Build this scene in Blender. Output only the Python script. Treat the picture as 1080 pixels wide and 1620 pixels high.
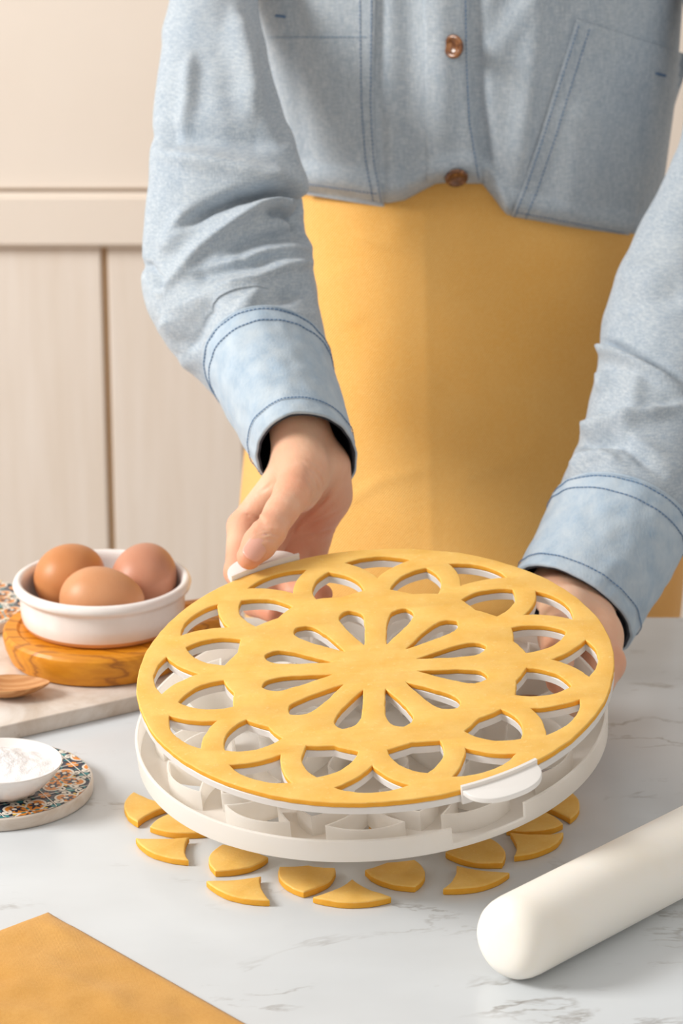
import bpy, bmesh, math, random
import numpy as np
from mathutils import Vector, Matrix, Euler, noise as mnoise

# ------------------------------------------------------------------ reset
for o in list(bpy.data.objects):
    bpy.data.objects.remove(o, do_unlink=True)
SC = bpy.context.scene
COL = SC.collection
random.seed(4)
RNG = np.random.default_rng(7)
PI = math.pi

# ------------------------------------------------------------------ camera, world, lights, exposure
CAM_H, PITCH, FPX = 0.72, math.radians(18.5), 4500.0
cam_d = bpy.data.cameras.new('camera')
cam = bpy.data.objects.new('camera', cam_d)
COL.objects.link(cam)
cam.location = (0, 0, CAM_H)
cam.rotation_euler = (math.radians(90) - PITCH, 0, 0)
cam_d.sensor_fit = 'VERTICAL'
cam_d.sensor_height = 36.0
cam_d.sensor_width = 24.0
cam_d.lens = 36.0 * FPX / 1620.0
cam_d.clip_start = 0.05
cam_d.dof.use_dof = True
cam_d.dof.focus_distance = 1.63
cam_d.dof.aperture_fstop = 11.5
SC.camera = cam

w = bpy.data.worlds.new('world')
SC.world = w
w.use_nodes = True
bg = w.node_tree.nodes['Background']
bg.inputs[0].default_value = (1.0, 0.955, 0.90, 1)
bg.inputs[1].default_value = 0.60

def area(name, loc, target, sx, sy, power, col):
    l = bpy.data.lights.new(name, 'AREA')
    l.shape = 'RECTANGLE'; l.size = sx; l.size_y = sy
    l.energy = power; l.color = col
    o = bpy.data.objects.new(name, l)
    COL.objects.link(o)
    o.location = loc
    o.rotation_euler = (Vector(target) - Vector(loc)).to_track_quat('-Z', 'Y').to_euler()
    return o
area('window_daylight', (-2.25, 1.30, 1.50), (0.05, 1.80, 0.10), 0.90, 0.90, 74.0, (1.0, 0.975, 0.94))

SC.view_settings.view_transform = 'Standard'
SC.view_settings.look = 'None'
SC.view_settings.exposure = 0.10
SC.view_settings.gamma = 1.0
SC.view_settings.use_curve_mapping = False

# ------------------------------------------------------------------ camera geometry (to place things on real planes)
CP, SP = math.cos(PITCH), math.sin(PITCH)
def ray(px, py):
    a = (px - 540.0) / FPX; b = -(py - 810.0) / FPX
    return np.array([a, CP + b * SP, -SP + b * CP])
def at_z(px, py, z):
    d = ray(px, py); t = (z - CAM_H) / d[2]
    return np.array([d[0] * t, d[1] * t, z])
def P(px, py, y):
    d = ray(px, py); t = y / d[1]
    return np.array([d[0] * t, y, CAM_H + d[2] * t])
def project(V):
    V = np.asarray(V, float)
    x = V[..., 0]; y = V[..., 1]; z = V[..., 2] - CAM_H
    q = y * CP - z * SP; u = y * SP + z * CP
    return np.stack([540 + FPX * x / q, 810 - FPX * u / q], -1)
def nrm(v):
    v = np.asarray(v, float); return v / np.linalg.norm(v)

# ------------------------------------------------------------------ materials
def nodes_of(m):
    return m.node_tree.nodes, m.node_tree.links
def srgb(r, g, b):
    f = lambda c: (c / 255) / 12.92 if c <= 10 else (((c / 255) + 0.055) / 1.055) ** 2.4
    return (f(r), f(g), f(b), 1)
class M:
    """small wrapper for building node materials"""
    def __init__(s, name, col, rough=0.5, spec=0.5, sss=0.0, sss_r=(1, .4, .2), sss_s=0.005, coat=0.0, sheen=0.0):
        s.m = bpy.data.materials.new(name); s.m.use_nodes = True
        s.n, s.l = nodes_of(s.m)
        s.b = s.n['Principled BSDF']
        s.b.inputs['Base Color'].default_value = col
        s.b.inputs['Roughness'].default_value = rough
        s.b.inputs['Specular IOR Level'].default_value = spec
        if sss:
            s.b.inputs['Subsurface Weight'].default_value = sss
            s.b.inputs['Subsurface Radius'].default_value = sss_r
            s.b.inputs['Subsurface Scale'].default_value = sss_s
        s.b.inputs['Coat Weight'].default_value = coat
        if sheen:
            s.b.inputs['Sheen Weight'].default_value = sheen
        s.col = None; s.h = None
        s.tc = s.n.new('ShaderNodeTexCoord')
    def mapping(s, scale=(1, 1, 1), rot=(0, 0, 0), loc=(0, 0, 0), src='Object'):
        mp = s.n.new('ShaderNodeMapping')
        mp.inputs['Scale'].default_value = scale
        mp.inputs['Rotation'].default_value = rot
        mp.inputs['Location'].default_value = loc
        s.l.new(s.tc.outputs[src], mp.inputs['Vector'])
        return mp.outputs[0]
    def noise(s, vec, scale, detail=3, rough=.5, dist=0):
        t = s.n.new('ShaderNodeTexNoise')
        t.inputs['Scale'].default_value = scale; t.inputs['Detail'].default_value = detail
        t.inputs['Roughness'].default_value = rough; t.inputs['Distortion'].default_value = dist
        s.l.new(vec, t.inputs['Vector']); return t.outputs['Fac']
    def wave(s, vec, scale, dist=0, det=2, dscale=1, kind='BANDS', direc='X', prof='SIN'):
        t = s.n.new('ShaderNodeTexWave')
        t.wave_type = kind
        if kind == 'BANDS': t.bands_direction = direc
        else: t.rings_direction = direc
        t.wave_profile = prof
        t.inputs['Scale'].default_value = scale; t.inputs['Distortion'].default_value = dist
        t.inputs['Detail'].default_value = det; t.inputs['Detail Scale'].default_value = dscale
        s.l.new(vec, t.inputs['Vector']); return t.outputs['Fac']
    def ramp(s, fac, stops, interp='LINEAR'):
        r = s.n.new('ShaderNodeValToRGB'); r.color_ramp.interpolation = interp
        el = r.color_ramp.elements
        while len(el) < len(stops): el.new(0.5)
        for e, (p, c) in zip(el, stops):
            e.position = p; e.color = c
        s.l.new(fac, r.inputs[0]); return r.outputs[0]
    def g(s, fac, a, b, va=0.0, vb=1.0):
        r = s.n.new('ShaderNodeMapRange'); r.inputs[1].default_value = a; r.inputs[2].default_value = b
        r.inputs[3].default_value = va; r.inputs[4].default_value = vb
        s.l.new(fac, r.inputs[0]); return r.outputs[0]
    def mix(s, fac, a, b, mode='MIX'):
        x = s.n.new('ShaderNodeMix'); x.data_type = 'RGBA'; x.blend_type = mode
        for sock, v in ((x.inputs[0], fac), (x.inputs[6], a), (x.inputs[7], b)):
            if isinstance(v, (int, float)): sock.default_value = v
            elif isinstance(v, tuple): sock.default_value = v
            else: s.l.new(v, sock)
        return x.outputs[2]
    def math(s, op, a, b=0.0):
        x = s.n.new('ShaderNodeMath'); x.operation = op
        for sock, v in ((x.inputs[0], a), (x.inputs[1], b)):
            if isinstance(v, (int, float)): sock.default_value = v
            else: s.l.new(v, sock)
        return x.outputs[0]
    def color(s, c): s.l.new(c, s.b.inputs['Base Color']); return s
    def rough(s, c): s.l.new(c, s.b.inputs['Roughness']); return s
    def bump(s, h, strength=.3, dist=.001):
        b = s.n.new('ShaderNodeBump'); b.inputs['Strength'].default_value = strength
        b.inputs['Distance'].default_value = dist
        s.l.new(h, b.inputs['Height'])
        if s.h is not None: s.l.new(s.h, b.inputs['Normal'])
        s.h = b.outputs[0]
        s.l.new(s.h, s.b.inputs['Normal']); return s

def translucent(m, fac, col):
    t = m.n.new('ShaderNodeBsdfTranslucent'); t.inputs[0].default_value = col
    x = m.n.new('ShaderNodeMixShader'); x.inputs[0].default_value = fac
    out = m.n['Material Output']
    m.l.new(m.b.outputs[0], x.inputs[1]); m.l.new(t.outputs[0], x.inputs[2]); m.l.new(x.outputs[0], out.inputs[0])
MAT = {}
def build_materials():
    # painted wooden wall
    m = M('cream_paint', srgb(226, 214, 202), .55, .3)
    v = m.mapping((1, 1, .08)); a = m.noise(v, 55, 4, .6)
    v2 = m.mapping((1, 1, .25)); b = m.noise(v2, 6, 3)
    c = m.mix(m.g(a, .35, .7), srgb(236, 225, 213), srgb(243, 234, 225))
    c = m.mix(m.g(b, .45, .75, 0, .35), c, srgb(230, 212, 194))
    vk = m.mapping(loc=(0, 0, 0)); k = m.n.new('ShaderNodeTexVoronoi'); k.inputs['Scale'].default_value = 2.3
    m.l.new(vk, k.inputs['Vector'])
    c = m.mix(m.g(k.outputs['Distance'], .02, .05, .55, 0), c, srgb(196, 172, 146))
    m.color(c).bump(a, .25, .0006); MAT['wall'] = m.m
    m = M('cream_plaster', srgb(230, 219, 207), .6, .3)
    v = m.mapping(); a = m.noise(v, 9, 3)
    m.color(m.mix(a, srgb(236, 224, 211), srgb(241, 231, 220))).bump(m.noise(v, 160, 2), .08, .0005); MAT['plaster'] = m.m
    m = M('gap_paint', srgb(214, 186, 152), .8, .1); MAT['gap'] = m.m
    m = M('floor_tile', srgb(170, 150, 128), .5, .3); v = m.mapping(); m.color(m.mix(m.noise(v, 3), srgb(160, 140, 118), srgb(180, 160, 140))); MAT['floor'] = m.m
    # marble worktop
    m = M('white_marble', srgb(222, 222, 220), .22, .45)
    v = m.mapping((1, 2.2, 1), (0, 0, .25)); n1 = m.noise(v, 4.5, 6, .62, .6)
    vein = m.g(m.math('ABSOLUTE', m.math('SUBTRACT', n1, .5)), 0, .016, 1, 0)
    gate = m.g(m.noise(m.mapping(loc=(3.2, 1.4, 0)), 14, 3), .52, .68)
    fine = m.math('MULTIPLY', vein, gate)
    cloud = m.noise(m.mapping((1, 1.6, 1)), 5, 4, .55)
    c = m.mix(m.g(cloud, .35, .75), srgb(212, 217, 221), srgb(201, 205, 208))
    c = m.mix(m.math('MULTIPLY', fine, .75), c, srgb(138, 132, 126))
    n2 = m.noise(m.mapping((1, 3, 1), (0, 0, -.3), (5, 2, 0)), 13, 5, .7)
    sp = m.math('MULTIPLY', m.g(n2, .62, .74), m.g(m.noise(m.mapping(loc=(8, 0, 0)), 9), .42, .58))
    c = m.mix(m.math('MULTIPLY', sp, .75), c, srgb(140, 132, 124))
    m.color(c); MAT['marble'] = m.m
    # warmer marble board
    m = M('board_marble', srgb(226, 217, 207), .3, .4)
    v = m.mapping(); n1 = m.noise(v, 16, 6, .65, .8)
    c = m.mix(m.g(n1, .4, .68), srgb(230, 224, 217), srgb(198, 182, 166))
    n2 = m.noise(v, 60, 4, .6)
    c = m.mix(m.g(n2, .66, .76, 0, .7), c, srgb(152, 128, 110))
    m.color(c); MAT['board'] = m.m
    # cloths
    m = M('denim', srgb(166, 186, 202), .9, .15, sheen=.15)
    v = m.mapping((1, 1, 1))
    th = m.noise(m.mapping((1300, 1300, 150)), 1, 2, .6)      # vertical threads
    th2 = m.noise(m.mapping((220, 220, 1300)), 1, 2, .6)      # horizontal threads
    blot = m.noise(m.mapping((1, 1, .3)), 55, 5, .65)
    big = m.noise(m.mapping((1, 1, .6)), 12, 4, .6)
    c = m.mix(m.g(blot, .32, .68), srgb(149, 163, 176), srgb(178, 187, 194))
    c = m.mix(m.g(big, .38, .66, 0, .55), c, srgb(180, 186, 188))
    c = m.mix(m.g(th, .35, .65, 0, .75), c, srgb(198, 205, 211))
    c = m.mix(m.g(th2, .40, .62, 0, .45), c, srgb(132, 149, 168))
    m.color(c).bump(th, .35, .0008).bump(th2, .32, .0008); MAT['denim'] = m.m
    m = M('denim_faded', srgb(182, 200, 212), .9, .15, sheen=.15)
    th = m.noise(m.mapping((700, 700, 90)), 1, 2, .6); bl = m.noise(m.mapping(), 70, 4, .6)
    c = m.mix(m.g(bl, .3, .7), srgb(152, 173, 193), srgb(184, 196, 206))
    c = m.mix(m.g(th, .3, .7, 0, .4), c, srgb(190, 202, 210)); m.color(c).bump(th, .35, .0008); MAT['denim_faded'] = m.m
    m = M('stitch_thread', srgb(92, 122, 158), .85, .1); MAT['thread'] = m.m
    m = M('stitch_thread_pale', srgb(134, 158, 180), .85, .1); MAT['thread_pale'] = m.m
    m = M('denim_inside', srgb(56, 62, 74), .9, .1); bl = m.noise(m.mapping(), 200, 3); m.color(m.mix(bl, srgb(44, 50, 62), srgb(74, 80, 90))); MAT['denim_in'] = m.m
    m = M('mustard_linen', srgb(218, 166, 76), .9, .15, sheen=.2)
    tw = m.wave(m.mapping((1, 1, 1), (0, math.radians(-38), 0)), 230, .6, 1, 3)
    bl = m.noise(m.mapping(), 8, 4); fi = m.noise(m.mapping((1, 1, 1)), 420, 2)
    c = m.mix(m.g(bl, .3, .7), srgb(244, 184, 94), srgb(249, 200, 120))
    c = m.mix(m.g(tw, .2, .9, 0, .38), c, srgb(190, 118, 36)); c = m.mix(m.g(fi, .4, .7, 0, .2), c, srgb(246, 208, 136))
    m.color(c).bump(tw, .45, .0010).bump(fi, .2, .0006); MAT['apron'] = m.m
    m = M('mustard_napkin', srgb(212, 152, 62), .9, .1, sheen=.15)
    bl = m.noise(m.mapping(), 14, 5, .6); fi = m.noise(m.mapping(), 600, 2); w1 = m.wave(m.mapping(), 420, 1.2, 1, 2)
    c = m.mix(m.g(bl, .3, .7), srgb(198, 146, 72), srgb(212, 162, 90)); c = m.mix(m.g(fi, .4, .7, 0, .2), c, srgb(180, 120, 40))
    m.color(c).bump(w1, .2, .0006).bump(bl, .3, .004); MAT['napkin'] = m.m
    m = M('dark_trousers', srgb(60, 66, 82), .9, .1); MAT['trouser'] = m.m
    m = M('shoe_leather', srgb(70, 50, 38), .5, .4); MAT['shoe'] = m.m
    # plastic
    m = M('white_plastic', srgb(244, 240, 233), .32, .45, sss=0)
    translucent(m, .5, srgb(254, 251, 246))
    fl = m.noise(m.mapping(), 40, 4, .6); gr = m.noise(m.mapping(), 900, 2)
    m.color(m.mix(m.g(fl, .5, .75, 0, .35), srgb(250, 248, 245), srgb(246, 238, 224))).bump(gr, .06, .0004); MAT['plastic'] = m.m
    m = M('plastic_bright', srgb(244, 242, 240), .3, .45); translucent(m, .3, srgb(252, 249, 245)); MAT['plastic_w'] = m.m
    m = M('pin_plastic', srgb(236, 229, 218), .36, .45, sss=.3, sss_r=(1, .85, .65), sss_s=.01)
    fl = m.noise(m.mapping((1, 1, 1)), 22, 4); m.color(m.mix(m.g(fl, .5, .8, 0, .35), srgb(246, 241, 232), srgb(238, 227, 206))); MAT['pin'] = m.m
    # dough
    m = M('pastry_dough', srgb(232, 190, 100), .62, .3, sss=.25, sss_r=(1, .62, .2), sss_s=.004)
    v = m.mapping(); a = m.noise(v, 55, 5, .6); b = m.noise(v, 420, 3, .6); k = m.noise(v, 900, 2)
    c = m.mix(m.g(a, .3, .7), srgb(228, 177, 86), srgb(236, 193, 110))
    c = m.mix(m.g(b, .6, .75, 0, .35), c, srgb(244, 220, 160)); c = m.mix(m.g(k, .66, .76, 0, .35), c, srgb(206, 158, 76))
    m.color(c).bump(b, .22, .0006).bump(a, .2, .0012); MAT['dough'] = m.m
    m = M('pastry_cut', srgb(236, 178, 66), .7, .25, sss=.25, sss_r=(1, .6, .2), sss_s=.004)
    b = m.noise(m.mapping(), 300, 3); m.color(m.mix(b, srgb(226, 158, 46), srgb(234, 174, 64))).bump(b, .3, .0008); MAT['dough_cut'] = m.m
    m = M('flour', srgb(240, 228, 204), .95, .05); MAT['flour'] = m.m
    # skin
    m = M('skin', srgb(214, 160, 132), .48, .35, sss=.35, sss_r=(1, .36, .2), sss_s=.006)
    v = m.mapping(); a = m.noise(v, 45, 4, .6); b = m.noise(v, 16, 3); cr = m.noise(m.mapping((1, 1, .35)), 260, 4, .6)
    c = m.mix(m.g(b, .35, .7), srgb(228, 184, 154), srgb(220, 162, 132)); c = m.mix(m.g(a, .5, .75, 0, .5), c, srgb(236, 196, 168))
    at = m.n.new('ShaderNodeAttribute'); at.attribute_name = 'tone'
    c = m.mix(at.outputs['Fac'], c, srgb(212, 128, 100))
    m.color(c).bump(cr, .38, .0010).bump(m.noise(v, 900, 2), .12, .0003); MAT['skin'] = m.m
    m = M('skin_fingertip', srgb(212, 138, 112), .45, .35, sss=.35, sss_r=(1, .36, .2), sss_s=.006); MAT['skin_red'] = m.m
    m = M('fingernail', srgb(226, 168, 150), .28, .5, sss=.2, sss_r=(1, .5, .4), sss_s=.003); MAT['nail'] = m.m
    m = M('dark_hair', srgb(66, 44, 30), .5, .3); MAT['hair'] = m.m
    m = M('eye_white', srgb(235, 232, 228), .2, .5); MAT['eye'] = m.m
    m = M('lip', srgb(186, 108, 98), .45, .4); MAT['lip'] = m.m
    # small objects
    m = M('white_glaze', srgb(238, 233, 230), .25, .5, coat=.2); a = m.noise(m.mapping(), 50, 3); m.color(m.mix(m.g(a, .4, .7), srgb(240, 235, 232), srgb(232, 226, 222))); MAT['glaze'] = m.m
    m = M('bare_biscuit', srgb(226, 176, 124), .75, .2); MAT['biscuit'] = m.m
    for key, c0, c1, c2 in (('egg_a', (194, 126, 76), (206, 142, 90), (176, 106, 60)), ('egg_b', (202, 142, 98), (210, 154, 112), (188, 122, 78)), ('egg_c', (192, 132, 104), (200, 144, 116), (178, 114, 86))):
        m = M(key, srgb(*c0), .42, .35, sss=.12, sss_r=(1, .5, .3), sss_s=.004)
        v = m.mapping(); a = m.noise(v, 28, 3); b = m.noise(v, 500, 2)
        c = m.mix(m.g(a, .3, .7), srgb(*c0), srgb(*c1)); c = m.mix(m.g(b, .68, .78, 0, .5), c, srgb(*c2))
        m.color(c).bump(b, .12, .0004); MAT[key] = m.m
    m = M('honey_wood', srgb(214, 146, 44), .5, .4, coat=.1)
    wv = m.wave(m.mapping((1, 1, 3.2), (0, .12, .18)), 22, 5.5, 3, 1.6, 'BANDS', 'Y'); a = m.noise(m.mapping((3, 40, 20)), 9, 4)
    c = m.ramp(wv, [(0, srgb(164, 98, 18)), (.10, srgb(204, 130, 22)), (.6, srgb(220, 146, 30)), (1, srgb(210, 134, 22))])
    c = m.mix(m.g(a, .45, .7, 0, .4), c, srgb(196, 124, 28)); m.color(c).bump(a, .1, .0005); MAT['honey'] = m.m
    m = M('spoon_wood', srgb(196, 144, 96), .55, .3)
    wv = m.wave(m.mapping((4, 30, 30)), 2.2, 4, 3, 1.5, 'BANDS', 'Y'); a = m.noise(m.mapping((6, 60, 60)), 12, 3)
    c = m.mix(m.g(wv, .2, .9), srgb(188, 132, 82), srgb(206, 154, 104)); c = m.mix(m.g(a, .5, .75, 0, .5), c, srgb(150, 98, 58)); m.color(c).bump(a, .15, .0004); MAT['spoonwood'] = m.m
    m = M('sugar', srgb(244, 241, 240), .55, .4, sss=.3, sss_r=(1, 1, 1), sss_s=.002)
    v = m.mapping(); k = m.n.new('ShaderNodeTexVoronoi'); k.inputs['Scale'].default_value = 1300; m.l.new(v, k.inputs['Vector'])
    m.bump(k.outputs['Distance'], .35, .0006); m.color(m.mix(m.g(k.outputs['Distance'], .1, .6), srgb(252, 251, 251), srgb(240, 238, 239))); MAT['sugar'] = m.m
    for key, c in (('t_navy', (26, 40, 66)), ('t_orange', (222, 138, 44)), ('t_teal', (38, 132, 138)), ('t_white', (232, 226, 214)), ('t_yellow', (228, 190, 76))):
        m = M('tile_' + key[2:], srgb(*c), .3, .5); MAT[key] = m.m
    m = M('horn_button', srgb(120, 74, 40), .25, .5, coat=.4)
    a = m.noise(m.mapping(), 140, 4, .6, 1.5); c = m.ramp(a, [(.3, srgb(58, 32, 16)), (.5, srgb(108, 64, 32)), (.7, srgb(168, 114, 66))]); m.color(c); MAT['button'] = m.m
    m = M('table_leg_paint', srgb(222, 216, 206), .5, .3); MAT['legpaint'] = m.m
build_materials()

# ------------------------------------------------------------------ object helpers
def world_loc(o):
    p = Vector((0, 0, 0)); m = Matrix.Identity(4)
    chain = []
    while o: chain.append(o); o = o.parent
    for c in reversed(chain): m = m @ c.matrix_basis
    return m
def tag(o, label=None, cat=None, group=None, kind=None):
    if label: o['label'] = label
    if cat: o['category'] = cat
    if group: o['group'] = group
    if kind: o['kind'] = kind
    return o
def thing(name, label, cat, loc=(0, 0, 0), group=None, mat=None):
    o = bpy.data.objects.new(name, None); COL.objects.link(o)
    o.empty_display_size = .02
    if mat is not None: o.matrix_basis = mat
    else: o.location = loc
    return tag(o, label, cat, group)
def mesh_data(name, V, F, mats, smooth=True, midx=None):
    me = bpy.data.meshes.new(name)
    me.from_pydata([tuple(map(float, v)) for v in V], [], [tuple(map(int, f)) for f in F])
    for mt in (mats if isinstance(mats, (list, tuple)) else [mats]): me.materials.append(mt)
    if smooth: me.polygons.foreach_set('use_smooth', [True] * len(me.polygons))
    if midx is not None: me.polygons.foreach_set('material_index', [int(i) for i in midx])
    me.update()
    return me
def part(name, V, F, mat, parent=None, smooth=True, local=False, midx=None, loc=None):
    """V in world coordinates unless local; parented meshes are stored relative to the parent"""
    V = np.asarray(V, float)
    if not local:
        if parent is not None:
            inv = np.array(world_loc(parent).inverted())
            V = V @ inv[:3, :3].T + inv[:3, 3]
    off = np.zeros(3)
    if loc is not None: off = np.asarray(loc, float); 
    me = mesh_data(name, V - off, F, mat, smooth, midx)
    o = bpy.data.objects.new(name, me); COL.objects.link(o)
    o.location = off
    if parent is not None: o.parent = parent
    return o
def fix_normals(o):
    bm = bmesh.new(); bm.from_mesh(o.data); bmesh.ops.recalc_face_normals(bm, faces=bm.faces); bm.to_mesh(o.data); bm.free()
def add_mod(o, kind, **kw):
    md = o.modifiers.new(kind.lower(), kind)
    for k, v in kw.items(): setattr(md, k, v)
    return md
def sharp(o, ang=35):
    o.data.set_sharp_from_angle(angle=math.radians(ang)); return o

def box(a, b):
    (x0, y0, z0), (x1, y1, z1) = a, b
    V = [(x0, y0, z0), (x1, y0, z0), (x1, y1, z0), (x0, y1, z0), (x0, y0, z1), (x1, y0, z1), (x1, y1, z1), (x0, y1, z1)]
    F = [(3, 2, 1, 0), (4, 5, 6, 7), (0, 1, 5, 4), (1, 2, 6, 5), (2, 3, 7, 6), (3, 0, 4, 7)]
    return V, F
def bevel_box(name, a, b, bev, mat, parent=None, seg=2, smooth=True):
    V, F = box(a, b)
    bm = bmesh.new()
    vs = [bm.verts.new(v) for v in V]
    for f in F: bm.faces.new([vs[i] for i in f])
    bmesh.ops.bevel(bm, geom=list(bm.edges), offset=bev, segments=seg, affect='EDGES')
    Vv = [tuple(v.co) for v in bm.verts]; bm.verts.index_update()
    Ff = [[v.index for v in f.verts] for f in bm.faces]
    bm.free()
    o = part(name, Vv, Ff, mat, parent, smooth); 
    if smooth: sharp(o, 40)
    return o
def grid_faces(n, m, closed=False, base=0):
    """faces of a (n rows, m cols) grid"""
    F = []
    mm = m if closed else m - 1
    for i in range(n - 1):
        for j in range(mm):
            k = (j + 1) % m
            F.append((base + i * m + j, base + i * m + k, base + (i + 1) * m + k, base + (i + 1) * m + j))
    return F
def lathe(prof, seg=64, sx=1.0, sy=1.0):
    """profile of (r, z) -> V, F around z; profile points with r=0 become poles"""
    V = []; F = []; rows = []
    for r, z in prof:
        if r < 1e-7: rows.append([len(V)]); V.append((0, 0, z))
        else:
            rows.append(list(range(len(V), len(V) + seg)))
            for j in range(seg):
                a = 2 * PI * j / seg; V.append((r * math.cos(a) * sx, r * math.sin(a) * sy, z))
    for A, B in zip(rows, rows[1:]):
        for j in range(seg):
            k = (j + 1) % seg
            if len(A) == 1 and len(B) == 1: continue
            if len(A) == 1: F.append((A[0], B[k], B[j]))
            elif len(B) == 1: F.append((A[j], A[k], B[0]))
            else: F.append((A[j], A[k], B[k], B[j]))
    return np.array(V, float), F
def tube(pts, r, seg=6, closed=False):
    pts = np.asarray(pts, float); n = len(pts)
    V = []; F = []
    up = np.array([0.3, 0.2, 1.0])
    for i in range(n):
        t = pts[(i + 1) % n] - pts[i - 1] if closed else pts[min(i + 1, n - 1)] - pts[max(i - 1, 0)]
        t = nrm(t); s = nrm(np.cross(t, up)); u = np.cross(s, t)
        for j in range(seg):
            a = 2 * PI * j / seg; V.append(pts[i] + r * (math.cos(a) * s + math.sin(a) * u))
    F = grid_faces(n, seg, True)
    if not closed:
        F.append(tuple(range(seg))[::-1]); F.append(tuple(range((n - 1) * seg, n * seg)))
    return V, F
class Acc:
    def __init__(s): s.V = []; s.F = []; s.I = []
    def add(s, V, F, i=0):
        b = len(s.V); s.V += [tuple(v) for v in V]; s.F += [tuple(b + k for k in f) for f in F]; s.I += [i] * len(F)
def poly_prism_curve(outlines, half, bevel, res=1, z=0.0):
    """flat shape with holes (outlines: list of closed 2D polylines) extruded to thickness with rounded edges -> V, F"""
    cu = bpy.data.curves.new('tmp', 'CURVE'); cu.dimensions = '2D'; cu.fill_mode = 'BOTH'
    cu.extrude = half - bevel; cu.bevel_depth = bevel; cu.bevel_resolution = res; cu.offset = -bevel
    for ol in outlines:
        sp = cu.splines.new('POLY'); sp.points.add(len(ol) - 1)
        for p, q in zip(sp.points, ol): p.co = (q[0], q[1], 0, 1)
        sp.use_cyclic_u = True
    ob = bpy.data.objects.new('tmp', cu); COL.objects.link(ob)
    dg = bpy.context.evaluated_depsgraph_get(); dg.update()
    me = bpy.data.meshes.new_from_object(ob.evaluated_get(dg))
    bm = bmesh.new(); bm.from_mesh(me); bmesh.ops.remove_doubles(bm, verts=bm.verts, dist=1e-6)
    bm.verts.index_update()
    V = np.array([v.co for v in bm.verts]); F = [[v.index for v in f.verts] for f in bm.faces]
    bm.free()
    bpy.data.objects.remove(ob); bpy.data.curves.remove(cu); bpy.data.meshes.remove(me)
    V[:, 2] += z
    return V, F

# ------------------------------------------------------------------ implicit surfaces (hands, head)
def surface_net(F, org, h):
    ins = F < 0
    nx, ny, nz = F.shape
    c = np.zeros((nx - 1, ny - 1, nz - 1), int)
    for dx in (0, 1):
        for dy in (0, 1):
            for dz in (0, 1):
                c += ins[dx:nx - 1 + dx, dy:ny - 1 + dy, dz:nz - 1 + dz]
    act = (c > 0) & (c < 8)
    idx = -np.ones(act.shape, int); cells = np.argwhere(act); idx[act] = np.arange(len(cells))
    pos = np.zeros((len(cells), 3)); cnt = np.zeros(len(cells))
    ci, cj, ck = cells.T
    cor = [(dx, dy, dz) for dx in (0, 1) for dy in (0, 1) for dz in (0, 1)]
    for a in cor:
        for ax in range(3):
            if a[ax] == 0:
                b = list(a); b[ax] = 1
                fa = F[ci + a[0], cj + a[1], ck + a[2]]; fb = F[ci + b[0], cj + b[1], ck + b[2]]
                m = (fa < 0) != (fb < 0)
                t = np.where(m, fa / np.where(m, fa - fb, 1), 0)
                p = np.array(a, float)[None, :].repeat(len(cells), 0); p[:, ax] += t
                pos[m] += p[m]; cnt[m] += 1
    V = (cells + pos / cnt[:, None]) * h + org
    faces = []
    for ax in range(3):
        sl0 = [slice(None)] * 3; sl1 = [slice(None)] * 3
        sl0[ax] = slice(0, -1); sl1[ax] = slice(1, None)
        A = ins[tuple(sl0)]; B = ins[tuple(sl1)]
        e = np.argwhere(A != B)
        o1, o2 = [(1, 2), (2, 0), (0, 1)][ax]
        ok = (e[:, o1] > 0) & (e[:, o2] > 0) & (e[:, o1] < F.shape[o1] - 1) & (e[:, o2] < F.shape[o2] - 1)
        e = e[ok]
        def cell(d1, d2):
            q = e.copy(); q[:, o1] += d1; q[:, o2] += d2
            return idx[q[:, 0], q[:, 1], q[:, 2]]
        q = np.stack([cell(-1, -1), cell(0, -1), cell(0, 0), cell(-1, 0)], 1)
        fl = ~A[e[:, 0], e[:, 1], e[:, 2]]
        q[fl] = q[fl][:, ::-1]
        faces.append(q)
    return V, np.concatenate(faces)
def cone_d(Pt, a, b, ra, rb):
    a = np.asarray(a, float); b = np.asarray(b, float); ab = b - a
    X = Pt[..., 0] - a[0]; Y = Pt[..., 1] - a[1]; Z = Pt[..., 2] - a[2]
    t = np.clip((X * ab[0] + Y * ab[1] + Z * ab[2]) / (ab @ ab), 0, 1)
    X -= t * ab[0]; Y -= t * ab[1]; Z -= t * ab[2]
    return np.sqrt(X * X + Y * Y + Z * Z) - (ra + (rb - ra) * t)
def smin(a, b, k):
    h = np.clip(.5 + .5 * (b - a) / k, 0, 1)
    return b + (a - b) * h - k * h * (1 - h)
def ell_d(Pt, c, r):
    q = (Pt - np.asarray(c)) / np.asarray(r)
    k0 = np.linalg.norm(q, axis=-1); k1 = np.linalg.norm(q / np.asarray(r), axis=-1)
    return k0 * (k0 - 1) / np.maximum(k1, 1e-9)
def sdf_grid(lo, hi, h):
    lo = np.asarray(lo); n = np.ceil((np.asarray(hi) - lo) / h).astype(int) + 1
    ax = [lo[i] + h * np.arange(n[i]) for i in range(3)]
    G = np.stack(np.meshgrid(*ax, indexing='ij'), -1).astype(np.float32)
    return G, lo
def relax(V, F, it=2, lam=.5):
    """Laplacian smoothing of a quad mesh"""
    F = np.asarray(F)
    for _ in range(it):
        S = np.zeros_like(V); C = np.zeros(len(V))
        for i in range(4):
            a = F[:, i]; b = F[:, (i + 1) % 4]
            np.add.at(S, a, V[b]); np.add.at(C, a, 1); np.add.at(S, b, V[a]); np.add.at(C, b, 1)
        V = V + lam * (S / np.maximum(C, 1)[:, None] - V)
    return V

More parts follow.
